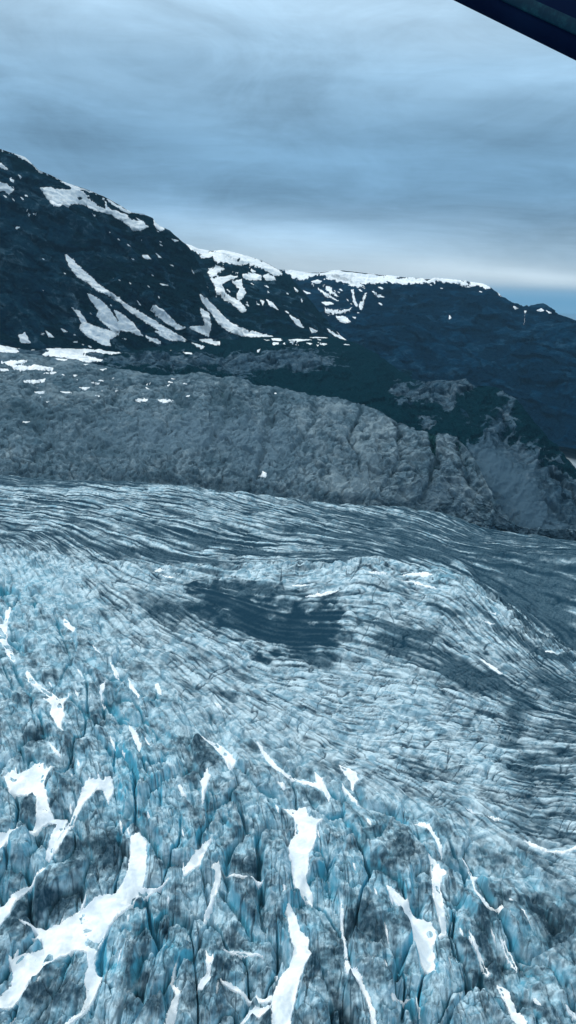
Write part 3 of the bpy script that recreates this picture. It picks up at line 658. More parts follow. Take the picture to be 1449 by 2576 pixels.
def facets(a, s, L, seed, ratio=1.0):
    x = (a+fbm(a/L, s/L, 3, seed+3)*L*.6)/L; y = (s+fbm(a/L, s/L, 3, seed+4)*L*.6)/(L*ratio)
    cx = np.floor(x).astype(np.int32); cy = np.floor(y).astype(np.int32); r1 = np.random.RandomState(seed).rand(256, 256, 3).astype(f32)
    F1 = np.full(x.shape, 9., f32); F2 = F1.copy(); V = F1*0; GX = F1*0; GY = F1*0
    for oy in (-1, 0, 1):
        for ox in (-1, 0, 1):
            q = r1[(cy+oy) & 255, (cx+ox) & 255]; dx = cx+ox+q[..., 0]-x; dy = cy+oy+q[..., 1]-y; d = np.hypot(dx, dy); m = d < F1
            F2 = np.where(m, F1, np.minimum(F2, d)); V = np.where(m, q[..., 2], V); GX = np.where(m, dx, GX); GY = np.where(m, dy, GY); F1 = np.where(m, d, F1)
    return (V-.5)+GX*1.6*np.cos(50*V)+GY*1.6*np.sin(50*V), ss(.13, 0, F2-F1), V
gul = np.zeros(XR.shape)
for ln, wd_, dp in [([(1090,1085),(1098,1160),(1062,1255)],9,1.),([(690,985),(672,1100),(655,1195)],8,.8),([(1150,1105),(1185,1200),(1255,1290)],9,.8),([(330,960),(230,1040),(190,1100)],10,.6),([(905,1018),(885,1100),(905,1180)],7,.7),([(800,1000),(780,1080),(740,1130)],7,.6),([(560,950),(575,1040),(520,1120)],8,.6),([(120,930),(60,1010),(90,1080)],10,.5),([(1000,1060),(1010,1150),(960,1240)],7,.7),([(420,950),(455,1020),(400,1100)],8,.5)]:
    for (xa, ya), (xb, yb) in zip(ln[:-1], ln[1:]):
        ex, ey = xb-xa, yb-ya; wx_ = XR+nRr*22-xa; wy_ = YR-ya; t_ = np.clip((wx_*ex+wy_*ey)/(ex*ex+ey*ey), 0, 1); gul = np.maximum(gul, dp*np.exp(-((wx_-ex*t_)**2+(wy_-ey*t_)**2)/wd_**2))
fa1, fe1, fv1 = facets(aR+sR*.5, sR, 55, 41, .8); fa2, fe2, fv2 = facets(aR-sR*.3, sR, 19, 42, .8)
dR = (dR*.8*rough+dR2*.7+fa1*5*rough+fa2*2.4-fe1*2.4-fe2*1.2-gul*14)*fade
atc = kk*.55; dR = dR*(1-atc)
Prd = Pr+Nr*dR[..., None]
crackR = np.clip(ss(.30, .08, g1b)*.65+ss(.05, .42, -g2b)*.5, 0, 1)
vegR = np.zeros(XR.shape)
def vblob(X, Y, cx, cy, rx, ry, k, n): 
    return k*np.exp(-(((X+n*30-cx)/rx)**2+((Y+n*20-cy)/ry)**2))
nR = fbm(aR/60, sR/60, 4, 981)
for b in [(1085,1105,14,60,.55),(1160,1110,40,20,.4),(430,925,140,16,.5),(1000,1090,60,20,.3),(560,990,30,14,.3),(750,1050,30,12,.25),(860,1040,50,18,.3),(60,1100,60,12,.15),(160,1060,30,30,.3)]: vegR += vblob(XR, YR, *b[:4], b[4], nR)
vegR += .22*ss(.1, .5, nR)+gul*.25
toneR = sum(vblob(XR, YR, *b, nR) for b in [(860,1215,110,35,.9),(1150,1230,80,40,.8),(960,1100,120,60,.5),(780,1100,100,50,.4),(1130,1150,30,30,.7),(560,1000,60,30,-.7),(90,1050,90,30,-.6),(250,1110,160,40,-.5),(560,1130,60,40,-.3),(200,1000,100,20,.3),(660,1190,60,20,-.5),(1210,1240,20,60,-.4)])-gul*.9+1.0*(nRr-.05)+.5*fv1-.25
screeR = np.clip(vblob(XR, YR, 470, 1090, 260, 45, .8, nR)+vblob(XR, YR, 660, 1150, 90, 60, .5, nR)+vblob(XR, YR, 1100, 1240, 60, 25, .5, nR), 0, 1)
margin = ss(26, 6, np.interp(XR, [0,200,350,480,600,720,850,1000,1090,1150,2000], [1185,1190,1195,1205,1225,1240,1255,1265,1272,1260,1200])-YR)*ss(1120, 1060, XR)*ss(180, 420, XR)
crackR = np.maximum(crackR, np.maximum(fe1*.7, fe2*.55)*ss(-.4, .2, nR))
crackR = np.maximum(crackR*(1-.75*screeR), margin*.75*ss(-.5, .3, nR+g2b))
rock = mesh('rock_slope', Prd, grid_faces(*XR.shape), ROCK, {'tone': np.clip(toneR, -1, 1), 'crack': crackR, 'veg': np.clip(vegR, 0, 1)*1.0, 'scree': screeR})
tag(rock, 'bare grey bedrock slope between the glacier and the dark mountains', 'rock slope', kind='structure')

# ------------------------------------------------------------------ green shelf and knobbly hill
hcrest = curve([(-700,850,2950),(0,869,2900),(150,880,2900),(300,884,2950),(450,860,3000),(560,848,3100),(700,845,3200),(850,851,3250),(900,866,3200),(950,890,3050),(1000,930,2850),(1040,955,2650),(1080,961,2450),(1110,957,2420),(1140,962,2400),(1172,951,2350),(1195,966,2330),(1250,975,2250),(1290,995,2180),(1320,1025,2120),(1350,1065,2060),(1375,1100,2010),(1400,1122,1980),(1425,1150,1940),(1449,1182,1900),(1550,1290,1820),(1750,1420,1700),(2100,1500,1600)], 'r')
hmid = curve([(-700,880,2600),(0,900,2500),(300,925,2400),(450,942,2300),(600,952,2350),(700,962,2400),(850,975,2320),(950,1005,2150),(1050,1050,2000),(1150,1095,1850),(1250,1120,1820),(1310,1160,1800),(1400,1240,1740),(1449,1290,1700),(1550,1360,1640),(2100,1480,1500)], 'r')
hb_th = theta(-420, 1870, .055)
eR = np.interp(hb_th, edge[0], edge[1]); eZ = np.interp(hb_th, edge[0], edge[2])
xx = np.interp(hb_th, [ray(x, 1200)[0] for x in range(-500, 2100, 50)], list(range(-500, 2100, 50)))
cR = np.interp(hb_th, rcrest[0], rcrest[1]); cZ = np.interp(hb_th, rcrest[0], rcrest[2])
wR = ss(1130, 1290, xx)
hb0 = (hb_th, (cR-60)*(1-wR)+(eR-50)*wR, (cZ-70)*(1-wR)+(eZ-40)*wR)
Ph, Sh = loft([hb0, hmid, hcrest, offs(hcrest, 80, -45), offs(hcrest, 350, -330)], [NR(150), NR(150), NR(10), NR(14)], hb_th)
cz = Ph[..., 2].copy(); Ph[..., 2] = blur2(cz, 2, 8); kk = np.exp(-((Sh-2)/.12)**2)[:, None]; Ph[..., 2] = Ph[..., 2]*(1-kk)+cz*kk
Nh = normals(Ph)
aH, sH, dH, g1H, g2H = relief(Ph, Nh, Sh, 1200, 30, 130, .9, -.2)
aH2, sH2, dH2, g1H2, g2H2 = relief(Ph, Nh, Sh, 1250, 9, 36, 1.0, .2)
XH, YH = project(Ph)
nH = fbm(aH/90, sH/90, 4, 1281)
knobs = sum(vblob(XH, YH, *b, nH) for b in [(1090,985,75,30,1.),(1172,962,35,16,.9),(1005,975,22,14,.9),(1130,1020,16,22,.8),(1265,1040,40,50,.5),(1280,1010,20,30,.4),(1015,1018,22,8,.7),(1070,1060,35,22,.7),(700,905,130,35,.6),(560,915,90,30,.35),(780,905,80,25,.45),(380,905,160,22,.75),(1310,1150,45,70,.5),(1400,1200,60,60,.55),(1250,1110,40,50,.45),(1180,1060,30,30,.3)])
lowr = ss(20, 160, YH-np.interp(XH, [1100,1200,1300,1449,2000], [1080,1110,1130,1150,1300]))*ss(1150, 1230, XH)
flat = np.clip(1-knobs-lowr, .18, 1)
smoothscree = np.exp(-((XH-(1225+(YH-1120)*.62))/70.)**2)*ss(1090, 1150, YH)
fh1, he1, _ = facets(aH+sH*.3, sH, 60, 43, .9); fh2, he2, _ = facets(aH, sH, 22, 44, .9)
dH = ((dH*.8+fh1*10+fh2*4-he1*4)*(.45+.5*knobs+.5*lowr)+dH2*(1-.55*flat))*(1-.7*smoothscree)
dH = dH*(1-kk*.6)*np.clip(Sh*3, 0, 1)[:, None]
Phd = Ph+Nh*dH[..., None]
vegH = np.clip(1.05-1.0*knobs-1.15*lowr-1.3*smoothscree-.25*ss(.3, .6, g1H2), -.4, 1)
vegH = np.where(XH < 260, vegH*ss(120, 300, XH)*.4-.0, vegH)
crackH = np.maximum(he1*.6, he2*.5)
crackH = np.clip(crackH+ss(.34, .08, g1H2)*.7+ss(.08, .4, -g2H2)*.5, 0, 1)*(1-smoothscree)
hill = mesh('hillside', Phd, grid_faces(*XH.shape), HILLM if False else ROCK, {'crack': crackH, 'veg': vegH, 'scree': np.clip(smoothscree, 0, 1)})
hill.data.materials.clear(); hill.data.materials.append(HILLM)
tag(hill, 'dark green hill with rocky knobs and a scree gully, behind the grey bedrock', 'hill', kind='structure')

# ------------------------------------------------------------------ mountains
def mountain(name, crestc, basec, rows, th, mat, A, L, stretch, shear, seed, label, mid=None, back=(250, -90), vegbase=.75, crest_soft=.75, cliff=0.):
    cs = [basec]+(list(mid) if mid else [])+[crestc, offs(crestc, back[0]*.3, back[1]*.3), offs(crestc, back[0], back[1]*1.6)]
    Pm, Sm = loft(cs, rows+[NR(10), NR(8)], th)
    kc = len(cs)-3
    z0 = Pm[..., 2].copy(); z1 = blur2(z0, 4, 8); kk = np.exp(-((Sm-kc)/.06)**2)[:, None]; Pm[..., 2] = z1*(1-kk)+z0*kk
    Nm = normals(Pm); Nm[..., 2] *= .6; Nm /= np.linalg.norm(Nm, axis=-1, keepdims=True)
    a, s, d, g1, g2 = relief(Pm, Nm, Sm, seed, A, L, stretch, shear)
    a2, s2, d2, g12, g22 = relief(Pm, Nm, Sm, seed+40, A*.3, L*.28, stretch*.8, shear*.5)
    fa, fe, _ = facets(a+s*.2, s, L*.22, seed+5, 1.8); fb, fe2_, _ = facets(a, s, L*.08, seed+6, 1.6)
    d = (d+d2+fa*A*.22+fb*A*.08-fe*A*.06)*np.clip(Sm*4, 0.1, 1)[:, None]*(1-np.exp(-((Sm-kc)/.05)**2)*crest_soft)[:, None]
    Pd = Pm+Nm*d[..., None]
    Xm, Ym = project(Pd)
    n = fbm(a/(L*1.2), s/(L*1.6), 4, seed+77)
    rockv = vegbase-.6*ss(.25, .65, g12)+n*1.1-.3*ss(.0, .5, g22)-.35*np.clip(fb, -.6, .8)
    crk = np.clip(fe*.6+fe2_*.4+ss(.3, .05, g12)*.6+ss(.05, .4, -g22)*.5, 0, 1)
    if cliff: rockv = rockv-cliff*ss(.35, .75, g1)
    return dict(P=Pd, N=Nm, X=Xm, Y=Ym, S=Sm, kc=kc, a=a, s=s, veg=rockv, crack=crk, n=n, name=name, mat=mat, label=label, g1=g1)
def finish_mountain(m):
    o = mesh(m['name'], m['P'], grid_faces(*m['X'].shape), m['mat'], {'crack': m['crack'], 'veg': m['veg'], 'scree': m.get('scree', np.zeros(m['X'].shape))})
    tag(o, m['label'], 'mountain', kind='structure'); return o
k1 = curve([(-700,180,3900),(-400,250,3750),(-150,330,3600),(0,374,3550),(40,388,3540),(62,395,3530),(80,412,3520),(98,428,3510),(130,441,3500),(165,460,3480),(215,475,3470),(262,494,3460),(300,515,3450),(330,534,3440),(360,538,3430),(382,548,3430),(398,568,3420),(425,582,3410),(445,598,3400),(470,618,3390),(490,640,3370),(508,672,3350),(520,705,3330),(535,745,3300),(552,790,3270),(580,835,3230),(640,885,3150)], 'r')
tt = theta(-420, 640, .055)
hcz = (tt, np.interp(tt, hcrest[0], hcrest[1])-120, np.interp(tt, hcrest[0], hcrest[2])-60)
m1 = mountain('mountain', k1, hcz, [NR(420)], tt, PEAK, 60, 330, 1.5, .5, 2100, 'tall dark mountain with snow chutes and a snowy shoulder, at left', vegbase=.80, cliff=.25, back=(400, -260))
# open rock bluff on the far left
m1['veg'] -= .9*vblob(m1['X'], m1['Y'], 60, 640, 75, 170, 1., m1['n'])+.5*vblob(m1['X'], m1['Y'], 60, 800, 60, 60, 1., m1['n'])+.3*vblob(m1['X'], m1['Y'], 250, 640, 120, 50, 1., m1['n'])
finish_mountain(m1)
k2 = curve([(350,640,4600),(420,606,4500),(455,611,4420),(480,617,4400),(500,627,4380),(530,631,4370),(560,629,4360),(585,634,4350),(610,640,4330),(660,655,4300),(700,676,4250),(725,690,4200),(748,712,4120),(775,745,4050),(800,778,3980),(830,815,3900),(870,850,3800),(930,895,3650),(1000,930,3500)], 'r')
tt = theta(330, 1010, .055)
hcz = (tt, np.interp(tt, hcrest[0], hcrest[1])-120, np.interp(tt, hcrest[0], hcrest[2])-60)
m2 = mountain('mountain', k2, hcz, [NR(300)], tt, PEAK, 42, 300, 1.4, .5, 2300, 'middle dark mountain streaked with snow, between the tall one and the far ridge', vegbase=.85, back=(400, -260))
finish_mountain(m2)
k3 = curve([(560,700,6900),(700,677,6600),(730,678,6550),(760,683,6500),(800,684,6450),(855,678,6400),(900,683,6300),(960,690,6200),(1000,695,6100),(1060,699,6000),(1100,700,5950),(1130,702,5900),(1190,711,5800),(1215,714,5700),(1235,724,5600),(1258,741,5500),(1290,766,5350),(1308,777,5250),(1320,778,5200),(1335,774,5150),(1355,773,5100),(1375,777,5050),(1395,787,5000),(1420,795,4900),(1440,802,4800),(1460,812,4700),(1700,900,4300),(2100,1000,3900)], 'r')
k3m = curve([(560,760,6000),(800,735,5700),(900,725,5600),(1000,735,5400),(1100,735,5300),(1190,745,5150),(1240,765,5000),(1290,795,4850),(1350,805,4700),(1449,840,4400),(1700,930,4000),(2100,1040,3500)], 'r')
k3l = curve([(560,830,5000),(800,840,4700),(950,860,4400),(1100,900,4200),(1250,950,3900),(1350,1000,3650),(1449,1060,3400),(1700,1100,3300),(2100,1160,3000)], 'r')
k3b = curve([(560,900,4300),(900,960,4000),(1000,1000,3800),(1250,1090,3500),(1380,1120,3250),(1449,1130,3150),(1700,1160,3050),(2100,1220,2900)], 'r')
tt = theta(560, 1870, .055)
m3 = mountain('mountain', k3, k3b, [NR(90), NR(180), NR(70)], tt, PEAK2, 60, 420, 2.0, .1, 2500, 'long far ridge with a snowy top and a steep blue-dark wall, at right', mid=[k3l, k3m], vegbase=.8, back=(900, -200))
finish_mountain(m3)

# ------------------------------------------------------------------ snow on the high ground
#HIGHSNOW
MS = [
 (m1, cM([(205,318),(245,315),(300,328),(350,330),(365,320),(320,290),(285,268),(240,245),(200,222),(165,196),(210,205),(270,238),(350,276),(400,296),(440,312),(480,330),(520,345),(560,370),(620,405),(665,436),(650,445),(600,420),(560,395),(535,370),(520,370),(540,410),(560,430),(600,440),(640,455),(660,480),(720,490),(745,515),(700,530),(670,530),(640,500),(600,475),(560,450),(520,440),(480,430),(450,415),(420,400),(370,395),(340,410),(320,400),(275,410),(240,370)]), 'large snow field hugging the shoulder of the tall mountain', [cM([(385,363),(410,360),(416,380),(395,383)]), cM([(400,318),(440,333),(500,353),(530,380),(535,425),(500,415),(460,385),(430,368),(445,358),(410,335)])]),
 (m1, cM([(-40,70),(0,95),(40,112),(80,128),(120,150),(150,180),(165,200),(130,178),(80,150),(40,132),(0,120),(-40,110)]), 'thin snow cap along the summit edge of the tall mountain', []),
 (m1, cM([(-10,184),(15,205),(42,225),(20,218),(-10,208)]), 'small slanting snow strip just under the summit at the left edge', []),
 (m1, cM([(-20,280),(10,292),(40,305),(68,325),(48,350),(25,335),(5,330),(-20,318)]), 'snow patch at the left edge, second below the summit', []),
 (m1, cM([(48,268),(72,278),(68,291),(55,282)]), 'F', []), (m1, cM([(75,510),(98,514),(86,527)]), 'F', []), (m1, cM([(135,438),(150,452),(145,462)]), 'F', []), (m1, cM([(140,440),(152,450),(146,460)]), 'F', []),
 (m1, cM([(328,655),(345,663),(385,700),(435,745),(485,795),(530,828),(580,858),(640,908),(700,940),(760,978),(820,1012),(880,1050),(935,1080),(925,1097),(880,1077),(820,1045),(760,1010),(700,970),(650,935),(600,890),(550,860),(490,832),(440,792),(390,765),(350,710)]), 'longest snow chute, falling across the whole face of the tall mountain', []),
 (m1, cM([(440,848),(485,870),(525,900),(560,945),(585,980),(605,1040),(560,1030),(510,985),(485,960),(500,940),(470,900)]), 'greyish snow chute under the longest one', []),
 (m1, cM([(575,933),(620,958),(670,998),(692,1028),(718,1062),(660,1042),(610,1032),(570,1005),(600,985)]), 'short dirty snow chute right of the greyish one', []),
 (m1, cM([(370,930),(395,935),(420,970),(440,1000),(490,1020),(550,1035),(598,1048),(580,1065),(545,1080),(555,1112),(520,1107),(480,1085),(430,1055),(400,1020),(415,1000),(400,970)]), 'snow fan at the foot of the greyish chute', []),
 (m1, cM([(228,1035),(255,1050),(272,1070),(245,1068)]), 'F', []), (m1, cM([(306,1024),(340,1040),(320,1043)]), 'F', []),
 (m1, cM([(738,908),(790,915),(822,935),(852,965),(900,1008),(932,1020),(900,1032),(880,1022),(840,1000),(790,960)]), 'tapering snow chute near the right end of the tall face', []),
 (m1, cM([(785,1038),(850,1058),(892,1084),(860,1086),(800,1056)]), 'thin snow strip under the tapering chute', []), (m1, cM([(735,1063),(802,1088),(808,1102),(750,1082)]), 'short snow sliver at the foot of the longest chute', []),
 (m1, cM([(712,655),(742,655),(762,676),(730,676)]), 'F', []), (m1, cM([(785,645),(814,670),(800,669)]), 'F', []), (m1, cM([(803,798),(847,807),(820,810)]), 'F', []), (m1, cM([(862,573),(902,584),(880,589)]), 'F', []),
 (m1, cM([(772,482),(800,505),(828,528),(800,531),(780,505)]), 'snow patch on the ridge below the snowy shoulder', []),
 (m1, cM([(650,790),(662,800),(655,802)]), 'F', []), (m1, cM([(685,878),(710,908),(700,905)]), 'F', []), (m1, cM([(965,730),(980,748),(972,746)]), 'F', []), (m1, cM([(762,753),(776,760),(765,762)]), 'F', []), (m1, cM([(468,450),(482,455),(474,461)]), 'F', []), (m1, cM([(685,465),(710,482),(695,478)]), 'F', []),
 (m2, cM([(905,580),(960,600),(1010,618),(1062,624),(1040,645),(1000,648),(960,625)]), 'snow strip in the saddle between the tall and the middle mountain', []),
 (m2, cM([(1005,655),(1060,640),(1130,628),(1185,638),(1240,655),(1300,680),(1360,710),(1400,732),(1420,752),(1390,760),(1350,740),(1300,712),(1250,702),(1180,702),(1140,690),(1100,692),(1075,677),(1080,665),(1010,668)]), 'snow cap stretched along the top of the middle mountain', [cM([(1125,660),(1150,663),(1160,672),(1130,668)]), cM([(1185,672),(1210,672),(1212,684),(1190,682)])]),
 (m2, cM([(1048,730),(1110,706),(1125,720),(1090,760),(1060,765),(1048,745)]), 'compact snow patch below the left end of the snow cap', []),
 (m2, cM([(1060,775),(1110,768),(1160,760),(1192,765),(1150,782),(1112,800),(1130,840),(1160,868),(1200,888),(1232,918),(1237,938),(1210,940),(1180,905),(1130,882),(1090,842),(1080,800)]), 'long crooked snow streak down the middle mountain', []),
 (m2, cM([(1173,788),(1215,778),(1222,820),(1237,840),(1218,870),(1200,882),(1193,850),(1208,825),(1180,806)]), 'short forked snow patch right of the crooked streak', []),
 (m2, cM([(1222,755),(1250,745),(1312,758),(1312,778),(1260,780),(1225,770)]), 'flat snow patch in the centre of the middle mountain', []), (m2, cM([(1325,760),(1350,748),(1387,780),(1340,784)]), 'three-cornered snow patch right of the flat one', []), (m2, cM([(1253,714),(1288,740),(1270,745)]), 'F', []), (m2, cM([(1170,740),(1200,745),(1185,750)]), 'F', []),
 (m1, cM([(1007,855),(1040,878),(1090,928),(1120,958),(1160,998),(1230,1030),(1320,1053),(1372,1066),(1250,1063),(1190,1055),(1140,1032),(1100,1000),(1060,942),(1020,892)]), 'upper part of a snow apron, lying on the right flank of the tall mountain', []),
 (m2, cM([(1007,855),(1040,878),(1090,928),(1120,958),(1160,998),(1230,1030),(1320,1053),(1372,1066),(1250,1063),(1190,1055),(1140,1032),(1100,1000),(1060,942),(1020,892)]), 'snow apron reaching the foot of the middle mountain', []),
 (m2, cM([(1008,925),(1050,950),(1100,990),(1150,1022),(1200,1050),(1100,1067),(1040,1062),(1000,1042),(955,1020),(1040,1016),(1025,980)]), 'broad dirty snow fan where the two mountains meet', []),
 (m1, cM([(1008,925),(1050,950),(1060,1010),(1050,1062),(1000,1042),(955,1020),(1035,1012),(1025,980)]), 'left wing of the broad dirty fan, lying against the tall mountain', []),
 (m2, cM([(1338,875),(1372,895),(1402,932),(1360,912)]), 'F', []), (m2, cM([(1345,835),(1355,845),(1348,846)]), 'F', []), (m2, cM([(1310,880),(1330,888),(1322,910)]), 'F', []),
 (m2, cN([(8,453),(50,480),(77,515),(60,512),(28,480)]), 'slanting snow sliver on the right flank of the middle mountain', []),
 (m2, cN([(193,523),(240,548),(288,577),(240,560)]), 'thin snow sliver low on the right flank of the middle mountain', []),
 (m2, cN([(28,312),(52,330),(46,342)]), 'F', []), (m2, cN([(62,370),(75,380),(72,392)]), 'F', []), (m2, cN([(108,515),(150,535),(120,545)]), 'F', []),
 (m3, cN([(-14,208),(50,222),(150,232),(200,230),(240,220),(300,218),(350,229),(420,239),(480,244),(560,243),(620,252),(680,264),(740,257),(800,264),(850,279),(900,285),(910,305),(880,300),(830,290),(760,280),(700,292),(640,290),(600,300),(560,296),(500,285),(460,292),(400,292),(350,297),(385,315),(340,305),(300,290),(260,280),(220,270),(190,250),(150,250),(110,262),(60,278),(30,264),(0,246),(-14,240)]), 'long white snow cap along the top of the far ridge', [cN([(440,250),(500,255),(480,262)]), cN([(520,262),(590,258),(620,268),(560,272)]), cN([(630,262),(670,272),(640,276)])]),
 (m3, cN([(185,252),(240,247),(290,262),(340,287),(382,312),(350,312),(300,297),(240,277),(200,272)]), 'snow field just under the left end of the long cap', []),
 (m3, cN([(915,288),(960,284),(1000,300),(1022,318),(1000,322),(960,302),(920,307)]), 'snow patch on the far ridge where its top starts to drop', []), (m3, cN([(882,284),(897,290),(892,312)]), 'F', []),
 (m3, cN([(140,316),(200,348),(255,382),(200,362)]), 'upper of two thin snow lines under the far snow cap', []), (m3, cN([(178,298),(215,318),(255,362),(210,342)]), 'curved snow patch under the left end of the far snow cap', []), (m3, cN([(113,285),(150,275),(174,285),(150,294)]), 'F', []),
 (m3, cN([(320,325),(328,325),(336,380),(350,405),(340,408),(328,380)]), 'left of two thin snow gullies leaning together below the far snow cap', []), (m3, cN([(388,342),(396,340),(386,372),(378,400),(366,428),(358,405),(374,380)]), 'right, thicker one of two snow gullies leaning together below the far snow cap', []),
 (m3, cN([(423,338),(450,343),(482,365),(455,360)]), 'lone snow fleck right of the two leaning gullies', []), (m3, cN([(178,418),(230,430),(270,430),(327,420),(290,436),(220,446),(205,452)]), 'flat snow patch low on the slope under the far cap', []), (m3, cN([(245,460),(290,463),(317,490),(270,492),(250,476)]), 'square snow patch just below the flat one', []),
 (m3, cN([(73,328),(117,345),(95,347)]), 'F', []), (m3, cN([(163,386),(210,388),(237,398),(190,404)]), 'F', []), (m3, cN([(325,463),(343,463),(340,473)]), 'F', []), (m3, cN([(812,450),(822,468),(812,474)]), 'F', []), (m3, cN([(1056,340),(1070,356),(1062,355)]), 'F', []), (m3, cN([(1132,408),(1162,420),(1142,424)]), 'F', []), (m3, cN([(1250,430),(1275,420),(1290,430),(1270,436)]), 'F', []), (m3, cN([(1298,430),(1326,442),(1315,446)]), 'F', []), (m3, cN([(1188,432),(1200,432),(1195,446)]), 'F', []),
]
HR = dict(P=Phd, N=Nh, X=project(Phd)[0], Y=project(Phd)[1], S=Sh, kc=2)
RR = dict(P=Prd, N=Nr, X=project(Prd)[0], Y=project(Prd)[1], S=Sr, kc=3)
MS += [
 (HR, cM([(190,1090),(240,1082),(300,1095),(380,1090),(430,1100),(500,1125),(560,1140),(607,1148),(560,1152),(480,1142),(440,1142),(400,1147),(430,1160),(512,1186),(440,1192),(380,1177),(300,1167),(215,1157),(250,1140),(230,1120)]), 'flat branching snow field at the foot of the tall mountain', []),
 (HR, cM([(-60,1070),(0,1075),(50,1075),(95,1105),(80,1115),(120,1105),(150,1095),(212,1120),(160,1132),(110,1122),(60,1122),(94,1140),(40,1157),(0,1157),(-60,1160)]), 'thick snow field at the left edge, where the mountain meets the bedrock', []),
 (m1, cM([(95,1065),(125,1045),(137,1070),(152,1097),(110,1097)]), 'snow knob standing above the thick left snow field', []),
 (HR, cM([(912,1040),(980,1058),(1040,1073),(1104,1092),(1100,1107),(1060,1102),(1000,1082),(960,1072)]), 'wavy snow strip under the tapering chute, on the dark shelf', []),
 (HR, cM([(958,1092),(1000,1105),(1030,1118),(1010,1128),(990,1112)]), 'F', []), (HR, cM([(922,1143),(960,1146),(970,1154),(935,1152)]), 'F', []), (HR, cM([(1365,1075),(1415,1076),(1410,1086),(1372,1085)]), 'F', []), (HR, cM([(1370,1098),(1405,1094),(1400,1103),(1375,1108)]), 'F', []), (HR, cM([(1292,1135),(1308,1128),(1298,1146)]), 'F', []),
 (HR, cN([(0,540),(20,548),(40,556),(10,552)]), 'F', []), (HR, cN([(0,578),(60,574),(120,578),(60,584)]), 'F', []), (HR, cN([(80,560),(160,560),(200,568),(120,568)]), 'F', []), (HR, cN([(0,590),(30,584),(55,586),(20,594)]), 'F', []), (HR, cN([(142,603),(156,603),(150,611)]), 'F', []), (HR, cN([(90,592),(125,596),(110,602)]), 'F', []), (HR, cN([(110,540),(150,552),(120,552)]), 'F', []), (HR, cM([(1135,1062),(1200,1058),(1205,1066),(1140,1070)]), 'F', []), (HR, cM([(855,1133),(880,1140),(865,1142)]), 'F', []), (HR, cM([(1230,1062),(1300,1060),(1330,1066),(1260,1068)]), 'F', []),
 (RR, cM([(5,1194),(60,1188),(135,1188),(120,1198),(70,1202),(80,1214),(150,1215),(180,1208),(220,1218),(268,1226),(262,1236),(200,1228),(110,1234),(70,1228),(65,1212),(40,1204)]), 'looping snow band on the bedrock near the left edge', []),
 (RR, cM([(122,1290),(175,1285),(200,1283),(226,1278),(222,1291),(160,1300)]), 'flat snow patch on the bedrock below the looping band', []),
 (RR, cM([(2,1225),(35,1224),(44,1235),(20,1240),(4,1237)]), 'F', []), (RR, cM([(215,1251),(255,1243),(285,1245),(270,1255)]), 'F', []), (RR, cM([(172,1344),(225,1341),(220,1352),(195,1353)]), 'F', []), (RR, cM([(298,1342),(350,1344),(363,1349),(330,1350)]), 'F', []), (RR, cM([(455,1295),(500,1299),(538,1306),(490,1305)]), 'F', []), (RR, cM([(398,1320),(425,1322),(453,1320),(430,1336)]), 'F', []),
 (RR, cM([(670,1384),(710,1380),(742,1379),(735,1388),(690,1391)]), 'left of two like snow flecks side by side on the bedrock', []), (RR, cM([(797,1382),(830,1384),(867,1385),(845,1396),(820,1396)]), 'right of two like snow flecks side by side on the bedrock', []),
 (RR, cM([(103,1494),(150,1493),(132,1501)]), 'F', []), (RR, cM([(368,1258),(392,1259),(378,1267)]), 'F', []), (RR, cM([(478,1361),(508,1364),(495,1369)]), 'F', []), (RR, cM([(228,1392),(248,1391),(238,1399)]), 'F', []), (RR, cM([(935,1365),(955,1362),(948,1370)]), 'F', []), (RR, cM([(600,1215),(632,1220),(612,1222)]), 'F', []), (RR, cM([(275,1175),(340,1180),(325,1187),(290,1182)]), 'F', []), (RR, cM([(415,1205),(445,1204),(430,1209)]), 'F', []), (RR, cM([(500,1230),(540,1228),(520,1234)]), 'F', []), (RR, cM([(1380,1350),(1392,1350),(1386,1356)]), 'F', []), (RR, cM([(730,1302),(765,1297),(740,1310)]), 'F', []), (RR, cM([(730,1318),(752,1330),(738,1328)]), 'F', []), (RR, cM([(840,1312),(858,1303),(846,1316)]), 'F', []),
 (RR, cC([(1302,384),(1312,376),(1325,362),(1338,368),(1336,388),(1318,386)]), 'small white snow patch on the bedrock just above the glacier edge, right of centre', []),
]
rf = np.random.RandomState(77)
def flecks(m, n, x0, x1, ya, yb, w, slope, asp=.35):
    for _ in range(n):
        x = rf.uniform(x0, x1); y = np.interp(x, [x0, x1], ya)+(np.interp(x, [x0, x1], yb)-np.interp(x, [x0, x1], ya))*rf.rand()
        L_ = w*rf.uniform(.5, 1.5); a_ = math.atan(slope)+rf.uniform(-.25, .25); c_, s_ = math.cos(a_), math.sin(a_); b_ = L_*asp*rf.uniform(.5, 1.2)
        MS.append((m, [(x+u*L_*c_-v*b_*s_, y+u*L_*s_+v*b_*c_) for u, v in ((-1, 0), (-.3, -.9), (.4, -.5), (1, .1), (.5, .8), (-.4, .6))], 'F', []))
flecks(m1, 10, 240, 450, (500, 600), (600, 720), 4, .6); flecks(m1, 14, 90, 420, (560, 700), (760, 850), 3.2, .8); flecks(m1, 10, 100, 330, (830, 830), (880, 880), 5, .15)
flecks(m1, 8, 10, 110, (400, 470), (500, 560), 4, .8); flecks(m2, 16, 520, 740, (660, 720), (740, 830), 4.5, .7); flecks(m3, 18, 770, 960, (700, 700), (800, 800), 5, .5); flecks(m3, 10, 900, 1220, (700, 718), (712, 735), 6, .15, .3)
flecks(HR, 16, 640, 880, (846, 852), (868, 872), 6, .05, .2); flecks(RR, 14, 5, 480, (905, 955), (1000, 1010), 5, .05, .25)
